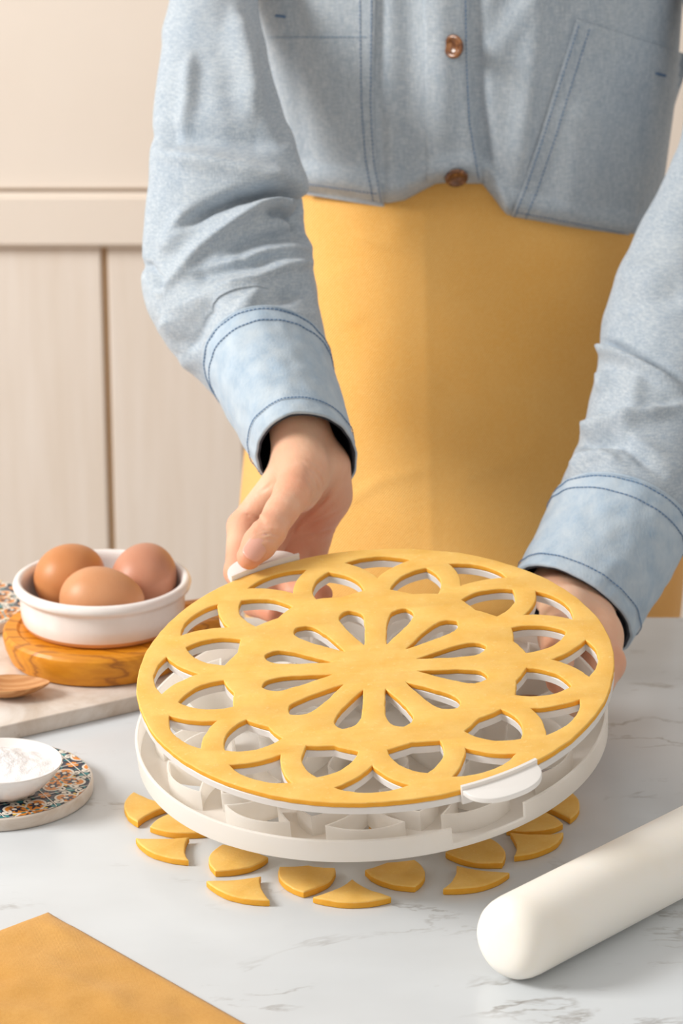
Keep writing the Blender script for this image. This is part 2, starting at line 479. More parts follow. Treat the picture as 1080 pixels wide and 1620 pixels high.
# ------------------------------------------------------------------ folds of cloth, as ridges and valleys
def seg_dist(Q, poly):
    """distance of 2D points Q (N,2) to a polyline and the parameter along it"""
    best = np.full(len(Q), 1e9); tt = np.zeros(len(Q))
    poly = np.asarray(poly, float); L = len(poly) - 1
    for i in range(L):
        a, b = poly[i], poly[i + 1]; ab = b - a
        t = np.clip(((Q - a) @ ab) / (ab @ ab), 0, 1)
        d = np.linalg.norm(Q - a - t[:, None] * ab, axis=1)
        m = d < best; best[m] = d[m]; tt[m] = (i + t[m]) / L
    return best, tt
def folds_at(Q, folds):
    """folds: (polyline, height at start, height at end, width)"""
    H = np.zeros(len(Q))
    for poly, a0, a1, wd in folds:
        d, t = seg_dist(Q, poly)
        win = np.clip(np.minimum(t, 1 - t) / .22 + .30, 0, 1)
        H += (a0 + (a1 - a0) * t) * win * np.exp(-(d / (wd * (.55 + .45 * win))) ** 2)
    return H

# ================================================================== THE ROOM
FLOOR_Z = -0.90
WALL_Y = 2.75
V, F = box((-2.4, -0.6, FLOOR_Z - .05), (2.4, WALL_Y + .1, FLOOR_Z))
tag(part('floor', V, F, MAT['floor'], None, False), 'plain warm grey kitchen floor', None, None, 'structure')
rail_top = P(100, 303, WALL_Y)[2]; rail_bot = P(100, 386, WALL_Y)[2]
wall = bpy.data.objects.new('wall_back', None); COL.objects.link(wall); wall.location = (0, WALL_Y, FLOOR_Z)
tag(wall, 'cream painted wall with vertical planks below a flat rail', None, None, 'structure')
bevel_box('backing', (-2.3, WALL_Y + .006, FLOOR_Z), (2.3, WALL_Y + .08, 2.0), .001, MAT['gap'], wall, 1)
bevel_box('upper_panel', (-2.3, WALL_Y - .004, rail_top + .003), (2.3, WALL_Y + .012, 2.0), .002, MAT['plaster'], wall)
bevel_box('rail', (-2.3, WALL_Y - .016, rail_bot), (2.3, WALL_Y + .012, rail_top), .0035, MAT['plaster'], wall)
xj = [P(171, 620, WALL_Y)[0], P(391, 780, WALL_Y)[0]]
pw = xj[1] - xj[0]
k0 = -10
for k in range(k0, 14):
    x0 = xj[0] + k * pw; x1 = x0 + pw
    if x1 < -1.6 or x0 > 1.6: continue
    dz = random.uniform(-.0012, .0012)
    bevel_box('plank', (x0 + .0032, WALL_Y - .002 + dz, FLOOR_Z), (x1 - .0032, WALL_Y + .012, rail_bot - .0025), .0016, MAT['wall'], wall)

# ================================================================== MARBLE TABLE
T_FAR = 1.916
tab_root = thing('marble_table', 'white marble-topped kitchen table with faint grey veins', 'table', (0, 1.4, FLOOR_Z))
bevel_box('table_top', (-1.1, .86, -.030), (1.1, T_FAR, 0), .003, MAT['marble'], tab_root)
for sx in (-1, 1):
    for yy in (.95, T_FAR - .09):
        bevel_box('leg', (sx * 1.0 - .035, yy - .035, FLOOR_Z), (sx * 1.0 + .035, yy + .035, -.030), .004, MAT['legpaint'], tab_root)
for yy in (.95, T_FAR - .09):
    bevel_box('rail', (-.965, yy - .012, -.13), (.965, yy + .012, -.030), .002, MAT['legpaint'], tab_root)

# ================================================================== LATTICE PATTERN
R0 = 0.14
def bulged(a, b, h, n=10):
    """points from a to b (b excluded), bowed sideways by h to the left of a->b"""
    a = np.asarray(a, float); b = np.asarray(b, float); d = b - a; L = np.linalg.norm(d); nn = np.array([-d[1], d[0]]) / L
    t = np.linspace(0, 1, n, endpoint=False)[:, None]
    return a + d * t + nn * (4 * h * t * (1 - t))
def pol(r, deg):   # (radial, lateral)
    return (r * math.cos(math.radians(deg)), r * math.sin(math.radians(deg)))
def petal_shape():
    a = pol(.635, -10.2); t = (.846, 0); b = pol(.635, 10.2); m = (.602, 0)
    return np.concatenate([bulged(a, t, -.040), bulged(t, b, -.040), bulged(b, m, .003, 5), bulged(m, a, .003, 5)])
def tri_shape():
    a = pol(.902, -9.9); b = pol(.902, 9.9); t = (.731, 0)
    out = [pol(.902 + .036 * (1 - (x / 9.9) ** 2), x) for x in np.linspace(-9.9, 9.9, 13)[:-1]]
    return np.concatenate([np.array(out), bulged(b, t, .017), bulged(t, a, .017)])
def tear_shape():
    up = []
    for r, l in ((.180, .004), (.22, .016), (.28, .032), (.34, .047), (.39, .055), (.42, .0565), (.445, .052), (.468, .038), (.484, .018)):
        up.append((r, l))
    dn = [(r, -l) for r, l in up[::-1]]
    return np.array(up + [(.492, 0)] + dn)
SHAPES = {'petal': petal_shape(), 'tri': tri_shape(), 'tear': tear_shape()}
def place_shape(S, deg, scale=R0):
    a = math.radians(deg); er = np.array([math.cos(a), math.sin(a)]); et = np.array([-er[1], er[0]])
    return (S[:, :1] * er + S[:, 1:] * et) * scale
def offset_poly(pl, d):
    out = []
    n = len(pl)
    for i in range(n):
        a = pl[i] - pl[i - 1]; b = pl[(i + 1) % n] - pl[i]
        na = np.array([a[1], -a[0]]) / np.linalg.norm(a); nb = np.array([b[1], -b[0]]) / np.linalg.norm(b)
        m = na + nb; m /= max(np.linalg.norm(m), .3)
        k = 1 / max(m @ na, .45)
        out.append(pl[i] + m * d * min(k, 1.7))
    return np.array(out)
def ccw(pl):
    x, y = pl.T; A = (x * np.roll(y, -1) - y * np.roll(x, -1)).sum()
    return pl if A > 0 else pl[::-1]
def densify(pl, step):
    out = []
    for a, b in zip(pl, np.roll(pl, -1, 0)):
        n = max(1, int(np.linalg.norm(b - a) / step))
        for i in range(n): out.append(a + (b - a) * i / n)
    return np.array(out)
def wobble(pl, amp, f, seed):
    out = []
    for x, y in pl:
        v = mnoise.noise_vector(Vector((x * f, y * f, seed)))
        v2 = mnoise.noise_vector(Vector((x * f * 4, y * f * 4, seed + 9)))
        out.append((x + amp * (v.x + .5 * v2.x), y + amp * (v.y + .5 * v2.y)))
    return np.array(out)
def frame_mat(c, n):
    n = nrm(n); x = np.array([1, 0, 0.]) - n * n[0]; x = nrm(x); y = np.cross(n, x)
    m = np.eye(4); m[:3, 0] = x; m[:3, 1] = y; m[:3, 2] = n; m[:3, 3] = c
    return Matrix(m.tolist())
D_C = np.array([.01962, 1.5568, CAM_H - .61645]); D_N = nrm([-.0644, -.1796, 1.0]); D_ROT = -91.4
DTH, PTH = .0036, .0044

def circle2(r, n=240): 
    a = np.arange(n) * 2 * PI / n
    return np.stack([r * np.cos(a), r * np.sin(a)], 1)
def all_holes(rot):
    for k in range(12):
        yield 'tri', rot + 30 * k
        yield 'petal', rot + 15 + 30 * k
        yield 'tear', rot + 15 + 30 * k
outl = [wobble(circle2(R0 + .0002, 400), .0007, 45, 1)]
for i, (kind, a) in enumerate(all_holes(D_ROT)):
    outl.append(wobble(densify(offset_poly(ccw(place_shape(SHAPES[kind], a)), -.0007), .0016), .0005, 120, i))
V, F = poly_prism_curve(outl, DTH / 2, .0007, 2, DTH / 2)
def cut_index(V, F, zt):
    V = np.asarray(V); out = []
    for f in F:
        q = V[list(f)]; zs = q[:, 2]
        out.append(1 if (zs.max() - zs.min() > .0009 or zs.max() < zt * .5) else 0)
    return out
dough = part('pastry_lattice', V, F, [MAT['dough'], MAT['dough_cut']], None, True, True, cut_index(V, F, DTH))
dough.matrix_basis = frame_mat(D_C - D_N * DTH, D_N)
sharp(dough, 50)
tag(dough, 'round yellow pastry lattice with a cut-out flower pattern on the white plate', 'dough')

plate = thing('lattice_plate', 'white plastic lattice plate under the round pastry with two finger tabs', 'plate', mat=frame_mat(D_C - D_N * (DTH + PTH + .0002), D_N))
outl = [circle2(R0 - .0001, 240)]
for kind, a in all_holes(D_ROT): outl.append(offset_poly(ccw(place_shape(SHAPES[kind], a)), -.0005))
V, F = poly_prism_curve(outl, PTH / 2, .0003, 0, PTH / 2)
sharp(part('plate_grid', V, F, MAT['plastic_w'], plate, True, True), 40)
def make_tab(mid):
    acc = Acc(); n = 28; half = 9.8
    top_w = PTH + DTH + .0034
    for (r0, r1, z0, z1) in (('w', 'w', 0, top_w),):
        ring = []
        for i in range(n + 1):
            a = math.radians(mid - half + 2 * half * i / n); c, s = math.cos(a), math.sin(a)
            ring.append([(R0 * 1.004 * c, R0 * 1.004 * s, z0), (R0 * 1.018 * c, R0 * 1.018 * s, z0), (R0 * 1.018 * c, R0 * 1.018 * s, z1), (R0 * 1.004 * c, R0 * 1.004 * s, z1)])
        V = np.array(ring).reshape(-1, 3); F = grid_faces(n + 1, 4, True) + [(3, 2, 1, 0), tuple(n * 4 + k for k in range(4))]
        acc.add(V, F)
    o1 = part('tab_wall', acc.V, acc.F, MAT['plastic_w'], plate, True, True); fix_normals(o1); sharp(o1, 40)
    ins = []; outp = []
    for i in range(n + 1):
        u = -1 + 2 * i / n; a = math.radians(mid + u * half * .985)
        ro = R0 * (1.012 + .118 * (1 - abs(u) ** 2.6) ** .62 + .006)
        ins.append((R0 * 1.012 * math.cos(a), R0 * 1.012 * math.sin(a))); outp.append((ro * math.cos(a), ro * math.sin(a)))
    V, F = poly_prism_curve([np.array(outp + ins[::-1])], .0017, .0006, 2, PTH + DTH - .0006)
    sharp(part('finger_tab', V, F, MAT['plastic_w'], plate, True, True), 50)
make_tab(-61.3); make_tab(118.9)

# ------------------------------------------------------------------ the cutter under the plate
C_C = np.array([.0186, 1.5880, CAM_H - .6733]); C_N = nrm([-.078, -.1195, 1.0]); C_ROT = -92.0
cutter = thing('lattice_cutter', 'round white plastic cutter with walled cells held beneath the pastry plate', 'cutter', mat=frame_mat(C_C, C_N))
RC, RIMH, WALLH = .142, .0138, .0142
outl = [circle2(RC, 240)]
CELL = {k: ccw(place_shape(S, 0)) for k, S in SHAPES.items()}
for kind, a in all_holes(C_ROT):
    r = math.radians(a); Rm = np.array([[math.cos(r), -math.sin(r)], [math.sin(r), math.cos(r)]])
    outl.append(offset_poly(CELL[kind], -.0001) @ Rm.T)
V, F = poly_prism_curve(outl, .0008, .0002, 0, .0008)
sharp(part('base_disc', V, F, MAT['plastic'], cutter, True, True), 40)
acc = Acc(); prof_n = 360
def rim_h(deg):
    for mid in (-62.3, 117.7):
        if abs((deg - mid + 180) % 360 - 180) < 9.6: return .0042
    return RIMH
cols = []
degs = sorted(set([float(d) for d in range(360)] + [m + s * 9.6 + e for m in (297.7, 117.7) for s in (-1, 1) for e in (-.05, .05)]))
for d in degs:
    a = math.radians(d); c, s = math.cos(a), math.sin(a); h = rim_h(d)
    cols.append([(RC * c, RC * s, 0), ((RC + .0004) * c, (RC + .0004) * s, h - .0004), ((RC - .0002) * c, (RC - .0002) * s, h), ((RC - .0012) * c, (RC - .0012) * s, h), ((RC - .0016) * c, (RC - .0016) * s, h - .0004), ((RC - .0018) * c, (RC - .0018) * s, .0012)])
n = len(cols); V = np.array(cols).reshape(-1, 3); F = []
for i in range(n):
    k = (i + 1) % n
    for j in range(5): F.append((i * 6 + j, k * 6 + j, k * 6 + j + 1, i * 6 + j + 1))
o = part('rim', V, F, MAT['plastic'], cutter, True, True); sharp(o, 35)
cell_me = {}
for kind, pl in CELL.items():
    pl = densify(pl, .004)
    A = offset_poly(pl, .0005); B = offset_poly(pl, -.0005); n = len(pl)
    V = []
    for q, z in ((A, .0010), (A, WALLH), (B, WALLH), (B, 0.0)):
        V += [(x, y, z) for x, y in q]
    F = grid_faces(4, n, True)
    cell_me[kind] = mesh_data('cutter_wall', V, F, [MAT['plastic']], True)
for kind, a in all_holes(C_ROT):
    o = bpy.data.objects.new('cutter_wall', cell_me[kind]); COL.objects.link(o); o.parent = cutter
    o.rotation_euler = (0, 0, math.radians(a))
for me in cell_me.values(): me.set_sharp_from_angle(angle=math.radians(35))

# ------------------------------------------------------------------ cut dough pieces on the marble
PT = .0046
def piece_mesh(kind, seed):
    pl = ccw(place_shape(SHAPES[kind], 0)) * 1.02
    c = pl.mean(0); pl = densify(pl - c, .0015)
    pl = wobble(pl, .0005, 90, seed)
    V, F = poly_prism_curve([pl], PT / 2, .0009, 2, PT / 2)
    cc = np.hypot(V[:, 0], V[:, 1])
    for i, v in enumerate(V):
        if v[2] > PT * .5: V[i, 2] += .0005 * mnoise.noise(Vector((v[0] * 90, v[1] * 90, seed)))
    me = mesh_data('dough_piece', V, F, [MAT['dough'], MAT['dough_cut']], True, cut_index(V, F, PT)); me.set_sharp_from_angle(angle=math.radians(50))
    return me
PIECES = [ # kind, px, py, extra turn, label
    ('tri', 557, 1412, 0, 'fan-shaped dough piece nearest the camera, point toward the cutter'),
    ('petal', 484, 1385, 11, 'shield-shaped dough piece half shaded by the cutter, left of the nearest fan piece'),
    ('petal', 631, 1379, 12, 'shield-shaped dough piece right of the nearest fan piece'),
    ('tri', 384, 1403, -5, 'fan-shaped dough piece just in front of a shield piece on the left side'),
    ('petal', 371, 1356, 10, 'lit shield-shaped dough piece at front left beside the cutter edge'),
    ('tri', 265, 1338, 18, 'fan-shaped dough piece at left standing apart from the cutter'),
    ('petal', 290, 1300, 0, 'leaf-shaped dough piece half hidden under the left rim of the cutter'),
    ('tri', 227, 1275, 4, 'leftmost fan-shaped dough piece, closest to the tiled coaster'),
    ('tri', 747, 1387, -4, 'fan-shaped dough piece at front right, nearer the rolling pin end'),
    ('petal', 757, 1345, -7, 'shield-shaped dough piece behind the front-right fan, tucked under the rim'),
    ('tri', 843, 1331, -16, 'fan-shaped dough piece at right, closest to the rolling pin'),
    ('petal', 838, 1297, 0, 'leaf-shaped dough piece peeking out behind the right fan piece'),
    ('tri', 886, 1270, 0, 'rightmost dough piece, only its tip showing past the cutter rim'),
]
ring_c = at_z(560, 1268, PT)
for i, (kind, px, py, turn, lab) in enumerate(PIECES):
    p = at_z(px, py, PT)
    me = piece_mesh(kind, i * 1.7)
    o = bpy.data.objects.new('dough_piece', me); COL.objects.link(o)
    a = math.atan2(p[1] - ring_c[1], p[0] - ring_c[0]) + math.radians(turn)
    o.location = (p[0], p[1], 0.0); o.rotation_euler = (0, 0, a)
    tag(o, lab, 'dough piece', 'cut dough pieces around the cutter')
# teardrop pieces lying under the cutter, seen through its cells
for i, a in enumerate((-128, -104, -76, -50)):
    me = piece_mesh('tear', 40 + i); o = bpy.data.objects.new('dough_piece', me); COL.objects.link(o)
    r = .066; o.location = (ring_c[0] + r * math.cos(math.radians(a)), ring_c[1] + .01 + r * math.sin(math.radians(a)), 0); o.rotation_euler = (0, 0, math.radians(a))
    tag(o, ('teardrop dough piece under the left part of the cutter', 'teardrop dough piece under the cutter, left of its middle', 'teardrop dough piece under the cutter, right of its middle', 'teardrop dough piece under the cutter near the finger tab notch')[i], 'dough piece', 'teardrop dough pieces under the cutter')

# ================================================================== ROLLING PIN
pa = at_z(806, 1487, .0235); pb = at_z(1080, 1346, .0235)
dirp = nrm(pb - pa); PR = .0232; PL = .40
pin_me_prof = [(0, .0), (.007, .0002), (.0125, .0009), (.0165, .0024), (.0196, .0050), (.0217, .0085), (.0228, .0128), (.0232, .018), (.0232, .10), (.0232, .20)]
prof = pin_me_prof + [(r, PL - z) for r, z in pin_me_prof[::-1]]
V, F = lathe(prof, 72)
xa = np.cross([0, 0, 1.0], dirp); xa = nrm(xa); ya = np.cross(dirp, xa)
start = pa - dirp * .009
V = start + V[:, :1] * xa + V[:, 1:2] * ya + V[:, 2:] * dirp
V[:, 2] -= V[:, 2].min()
cen = V.mean(0); cen[2] = 0
o = part('rolling_pin', V, F, MAT['pin'], None, True, False, None, cen)
tag(o, 'smooth white plastic rolling pin with a rounded end at lower right', 'rolling pin')

# ================================================================== NAPKIN
n0 = at_z(76, 1440, .004); e1 = nrm(at_z(398, 1622, .004) - n0); e2 = nrm(at_z(-40, 1484, .004) - n0)
n_ = 90; NS = .30
acc_top = []; acc_bot = []
for i in range(n_ + 1):
    for j in range(n_ + 1):
        u = NS * i / n_; v = NS * .9 * j / n_
        q = n0 + e1 * u + e2 * v
        edge = min(u, v)
        wv = .0022 * mnoise.noise(Vector((q[0] * 22, q[1] * 22, 3))) + .0013 * mnoise.noise(Vector((q[0] * 55, q[1] * 55, 8)))
        wob = .0016 * mnoise.noise(Vector((u * 40, v * 40, 5)))
        q = q + (e1 * (wob if v < .02 else 0) + e2 * (wob if u < .02 else 0))
        h = .0042 + max(0, wv + .0012) * min(1, edge / .012)
        round_ = max(0, 1 - edge / .003)
        acc_top.append((q[0], q[1], h - .0014 * round_ ** 2)); acc_bot.append((q[0], q[1], .0003))
N1 = n_ + 1
V = acc_top + acc_bot
F = grid_faces(N1, N1); F = F + [tuple(N1 * N1 + k for k in f[::-1]) for f in F]
border = [(i, 0) for i in range(N1)] + [(n_, j) for j in range(1, N1)] + [(i, n_) for i in range(n_ - 1, -1, -1)] + [(0, j) for j in range(n_ - 1, 0, -1)]
bi = [i * N1 + j for i, j in border]
for a, b in zip(bi, bi[1:] + bi[:1]): F.append((a, N1 * N1 + a, N1 * N1 + b, b))
cen = np.array([n0[0], n0[1], 0])
o = part('cloth_napkin', V, F, MAT['napkin'], None, True, False, None, cen); fix_normals(o)
tag(o, 'folded mustard yellow cloth napkin, its corner at lower left', 'napkin')

# ================================================================== MARBLE BOARD, TRIVET, BOWL, EGGS
BTH = .0112
f1 = at_z(57, 1162.5, 0)[:2]; f2 = at_z(220, 1125, 0)[:2]
bd = (f2 - f1) / np.linalg.norm(f2 - f1); bn = np.array([-bd[1], bd[0]])
c0 = f1 - bd * .26; c1 = f1 + bd * .145
depth = .205
cs = [c0, c1, c1 + bn * depth, c0 + bn * depth]
def rounded(cs, r, n=6):
    out = []
    for i in range(len(cs)):
        p = cs[i]; a = cs[i - 1] - p; b = cs[(i + 1) % len(cs)] - p; a = a / np.linalg.norm(a); b = b / np.linalg.norm(b)
        for t in np.linspace(0, 1, n):
            out.append((1 - t) ** 2 * (p + a * r) + 2 * t * (1 - t) * p + t * t * (p + b * r))
    return np.array(out)
V, F = poly_prism_curve([rounded(cs, .012)], BTH / 2, .0012, 2, BTH / 2)
cen = np.append(np.mean(cs, 0), 0)
o = part('marble_board', V, F, MAT['board'], None, True, False, None, cen); sharp(o, 50)
tag(o, 'veined cream marble serving board under the wooden trivet', 'board')
# trivet with a short square handle at the far right
WT = .0215; WZ0 = BTH; WZ1 = BTH + WT
tl = at_z(1, 1000, WZ1); bow_c = np.array([at_z(168, 960, WZ1)[0], 1.8205])
wc = np.array([at_z(152, 998, WZ1)[0] + .002, 1.812]); WR = wc[0] - tl[0]
hd = nrm(np.append(np.array([.105, .045]), 0))[:2]; hp = np.array([-hd[1], hd[0]])
ol = []
h_half = .024; a_h = math.asin(h_half / WR); base_a = math.atan2(hd[1], hd[0])
for t in np.linspace(base_a + a_h + .12, base_a + 2 * PI - a_h - .12, 90): ol.append(wc + WR * np.array([math.cos(t), math.sin(t)]))
e = wc + hd * (WR + .030)
ol += [wc + hd * (WR + .004) - hp * h_half, e - hp * h_half * .96, e + hp * h_half * .96, wc + hd * (WR + .004) + hp * h_half]
ol = np.array(ol)
rows = []
for d, z in ((-.0075, 0), (-.0045, .0015), (-.0015, .009), (0, .0165), (-.0004, .0195), (-.0020, WT)):
    rows.append([(x, y, WZ0 + z) for x, y in offset_poly(ol, d)])
top_in = [(x, y, WZ1 + .0001) for x, y in offset_poly(ol, -.0095)]
rows.append(top_in); rows.append([(x, y, WZ1 - .0012) for x, y in offset_poly(ol, -.0115)])
n = len(ol); V = np.array(rows).reshape(-1, 3); F = grid_faces(len(rows), n, True) + [tuple(range((len(rows) - 1) * n, len(rows) * n)), tuple(range(n))[::-1]]
o = part('wooden_trivet', V, F, MAT['honey'], None, True, False, None, (wc[0], wc[1], WZ0)); sharp(o, 30)
tag(o, 'thick round honey-coloured wooden trivet under the egg bowl', 'trivet')
# bowl
BZ = WZ1 - .0011; BH = .0325
bowl = thing('egg_bowl', 'shallow white glazed bowl holding three brown eggs', 'bowl', (bow_c[0], bow_c[1], BZ))
rb = .0605
prof = [(0, .0035), (.030, .0035), (.044, .0042), (.0505, .008), (.0525, .014), (.0533, .022), (.0535, .0265), (.0540, .0300), (.0555, .0322), (.0575, .0327), (.0597, .0316), (.0607, .0290), (.0600, .0262), (.0580, .0250), (.0566, .0240), (.0562, .022), (.0560, .014), (.0555, .0075), (.0545, .0042)]
V, F = lathe(prof[::-1], 128); part('bowl_body', V, F, MAT['glaze'], bowl, True, True)
V, F = lathe([(0, .0002), (.050, .0), (.0530, .0012), (.0545, .0043)], 128); o = part('foot', V, F, MAT['biscuit'], bowl, True, True); fix_normals(o)
tag(o, 'unglazed tan foot of the bowl')
# eggs
def egg(name, lab, c, L, Rr, axis, mat):
    prof = []
    for t in np.linspace(0, PI, 40):
        x = -math.cos(t); r = math.sin(t) * (1 - .11 * x - .03 * x * x)
        prof.append((max(r * Rr, 0) if 0 < t < PI - 1e-6 else 0, x * L / 2))
    V, F = lathe(prof, 64)
    q = Vector(axis).to_track_quat('Z', 'Y').to_matrix(); V = V @ np.array(q).T
    o = part(name, V + c, F, MAT[mat], None, True, False, None, c); fix_normals(o)
    tag(o, lab, 'egg', 'brown eggs in the white bowl'); return o
ez = BZ + .0035
ea = P(111, 914, 1.838); eb = P(161, 943, 1.800); ec = P(229, 911, 1.835)
for p in (ea, ec): p[2] = ez + .0235
eb[2] = ez + .0222
ea = np.array([P(112, 912, 1.838)[0], 1.838, ez + .0233]); ec = np.array([P(229, 911, 1.838)[0], 1.838, ez + .0236]); eb = np.array([P(161, 940, 1.795)[0], 1.795, ez + .0222])
egg('hen_egg', 'orange-brown egg at the left back of the bowl', ea, .054, .0228, (.55, .8, .12), 'egg_a')
egg('hen_egg', 'light tan egg lying across the front of the bowl', eb, .0575, .0222, (1, -.06, -.03), 'egg_b')
egg('hen_egg', 'pinkish brown egg at the right back with a bright highlight', ec, .055, .0224, (.15, .9, .22), 'egg_c')

# ------------------------------------------------------------------ tiled coasters
def tile_coaster(loc, rad, th, rot, pitch, lab, ox=0.0, oy=0.0):
    root = thing('tile_coaster', lab, 'coaster', loc, 'round patterned tile coasters')
    prof = [(0, 0), (rad - .0012, 0), (rad - .0002, .0008), (rad, .002), (rad, th - .001), (rad - .0006, th - .0002), (rad - .0012, th), (0, th)]
    V, F = lathe(prof, 128); o = part('stone_disc', V, F, MAT['board'], root, True, True); sharp(o, 50); fix_normals(o)
    acc = Acc(); mats = [MAT[k] for k in ('t_navy', 't_white', 't_orange', 't_teal', 't_yellow')]
    rr = rad - .0016
    def flat(pts, lvl, mi):
        pts = [np.asarray(p, float) for p in pts]
        c, s = math.cos(rot), math.sin(rot)
        q = []
        inside = False
        for x, y in pts:
            X, Y = c * x - s * y + ox, s * x + c * y + oy
            d = math.hypot(X, Y)
            if d <= rr: inside = True
            if d > rr: X, Y = X * rr / d, Y * rr / d
            q.append((X, Y, th + .00006 + lvl * .00006 + (len(acc.F) % 40) * .0000012))
        if inside: acc.add(q, [tuple(range(len(q)))], mi)
    acc.add([(rr * math.cos(2 * PI * k / 96), rr * math.sin(2 * PI * k / 96), th + .00003) for k in range(96)], [tuple(range(96))], 0)
    def blob(cx, cy, rx, ry, a, lvl, mi, n=14, pw=1.0):
        ca, sa = math.cos(a), math.sin(a); pts = []
        for k in range(n):
            t = 2 * PI * k / n; u = rx * math.cos(t); v = ry * math.copysign(abs(math.sin(t)) ** pw, math.sin(t))
            pts.append((cx + ca * u - sa * v, cy + sa * u + ca * v))
        flat(pts, lvl, mi)
    def stroke(pts, wd, lvl, mi):
        pts = np.array(pts, float)
        for a, b in zip(pts, pts[1:]):
            d = b - a; L = np.linalg.norm(d)
            if L < 1e-9: continue
            nn = np.array([-d[1], d[0]]) / L * wd / 2; e = d / L * wd * .25
            flat([a - e - nn, b + e - nn, b + e + nn, a - e + nn], lvl, mi)
    h = pitch
    K = int(rad / h) + 3
    for i in range(-K, K + 1):
        for j in range(-K, K + 1):
            X, Y = i * h, j * h
            if math.hypot(X, Y) > rad + 2.2 * h: continue
            # tile joints
            nseg = 8
            stroke([(X - h / 2 + h * k / nseg, Y + h / 2) for k in range(nseg + 1)], .0007, 5, 1)
            stroke([(X + h / 2, Y - h / 2 + h * k / nseg) for k in range(nseg + 1)], .0007, 5, 1)
            for q in range(4):
                a = PI / 4 + q * PI / 2; ca, sa = math.cos(a), math.sin(a)
                cx, cy = X + ca * h * .27, Y + sa * h * .27
                blob(cx, cy, h * .245, h * .19, a, 1, 1, 18, 1.0)
                blob(cx, cy, h * .205, h * .148, a, 2, 2, 18, 1.0)
                for t in np.linspace(0, 2 * PI, 7)[:-1]:
                    blob(cx + math.cos(t + a) * h * .065, cy + math.sin(t + a) * h * .055, h * .066, h * .030, t + a, 3, 0, 8)
                blob(cx - ca * h * .12, cy - sa * h * .12, h * .06, h * .02, a, 3, 0, 8)
                blob(cx + ca * h * .03, cy + sa * h * .03, h * .05, h * .04, a, 4, 1, 10)
                blob(X + ca * h * .06, Y + sa * h * .06, h * .03, h * .03, a, 3, 2, 8)
            for q in range(4):
                a = q * PI / 2; ca, sa = math.cos(a), math.sin(a)
                def loc_(u, v): return (X + ca * u - sa * v, Y + sa * u + ca * v)
                blob(*loc_(h * .13, 0), h * .05, h * .028, a, 3, 3, 8)
                blob(*loc_(h * .30, 0), h * .04, h * .03, a, 3, 4, 8)
                blob(*loc_(h * .45, h * .0), h * .05, h * .07, a, 3, 3, 8)
                for sg in (-1, 1):
                    sp = []
                    for t in np.linspace(0, 1.55 * PI, 12):
                        r_ = h * (.095 - .045 * t / (1.55 * PI)); sp.append(loc_(h * .40 + r_ * math.cos(t + PI * .8) , sg * (h * .14 + r_ * math.sin(t + PI * .8))))
                    stroke(sp, h * .042, 4, 1)
                    blob(*loc_(h * .41, sg * h * .14), h * .032, h * .026, a, 4, 1, 8)
                    blob(*loc_(h * .47, sg * h * .27), h * .045, h * .022, a + sg * .6, 3, 3, 8)
                    blob(*loc_(h * .47, sg * h * .44), h * .06, h * .03, a + sg * .8, 3, 2, 8)
    part('tile_print', acc.V, acc.F, mats, root, False, True, acc.I)
    return root
cc = at_z(-6, 1233, .0085); cr = at_z(146, 1238, .0085)[0] - cc[0]
tile_coaster((cc[0], cc[1], 0), cr, .0085, .52, .034, 'round tile coaster in navy, orange and white under the sugar dish', .0385, -.001)
q1 = at_z(-6, 917, BTH + .008)
tile_coaster((-.279, 1.8905, BTH), .0585, .008, .3, .034, 'second patterned tile coaster behind the trivet at the left edge')

# sugar dish
dz0 = .0086
dish_c = at_z(3, 1202, .0315)
dish = thing('sugar_dish', 'small white porcelain dish heaped with sugar on the tiled coaster', 'dish', (dish_c[0], dish_c[1], dz0))
dsc = .0345
prof = [(0, .0022), (.010, .0023), (.018, .0050), (.025, .0110), (.0305, .0180), (.0338, .0222), (.0345, .0230), (.0350, .0226), (.0346, .0212), (.031, .0155), (.025, .0085), (.018, .0030), (.012, .0008), (.010, .0), (0, .0)]
V, F = lathe(prof[::-1], 96, 1.06, .97)
a_ = -.35; Rz = np.array([[math.cos(a_), -math.sin(a_), 0], [math.sin(a_), math.cos(a_), 0], [0, 0, 1]]); V = V @ Rz.T
part('dish_body', V, F, MAT['glaze'], dish, True, True)
acc = []; ns = 40; seg = 96
V = [(0, 0, 0)]; rows = []
def sug(r, t):
    x, y = r * math.cos(t), r * math.sin(t)
    m = .0188 + .0075 * math.exp(-((x + .006) ** 2 + (y - .004) ** 2) / (2 * .013 ** 2)) 
    m += .0009 * mnoise.noise(Vector((x * 180, y * 180, 1))) + .0004 * mnoise.noise(Vector((x * 700, y * 700, 4)))
    m -= .0015 * max(0, (r - .024) / .008)
    return m
V = [(0, 0, sug(0, 0))]
for i in range(1, ns + 1):
    for j in range(seg):
        r = .0312 * i / ns; t = 2 * PI * j / seg
        V.append((r * math.cos(t), r * math.sin(t), sug(r, t)))
F = [(0, 1 + j, 1 + (j + 1) % seg) for j in range(seg)] + [(1 + i * seg + j, 1 + (i + 1) * seg + j, 1 + (i + 1) * seg + (j + 1) % seg, 1 + i * seg + (j + 1) % seg) for i in range(ns - 1) for j in range(seg)]
V = np.array(V); V[:, 0] *= 1.05; V[:, 1] *= .96; V = V @ Rz.T
sg = part('sugar', V + np.array([dish_c[0], dish_c[1], dz0]), F, MAT['sugar'], None, True, False, None, (dish_c[0], dish_c[1], dz0 + .012))
fix_normals(sg); tag(sg, 'white granulated sugar heaped in the small dish', 'sugar', None, 'stuff')

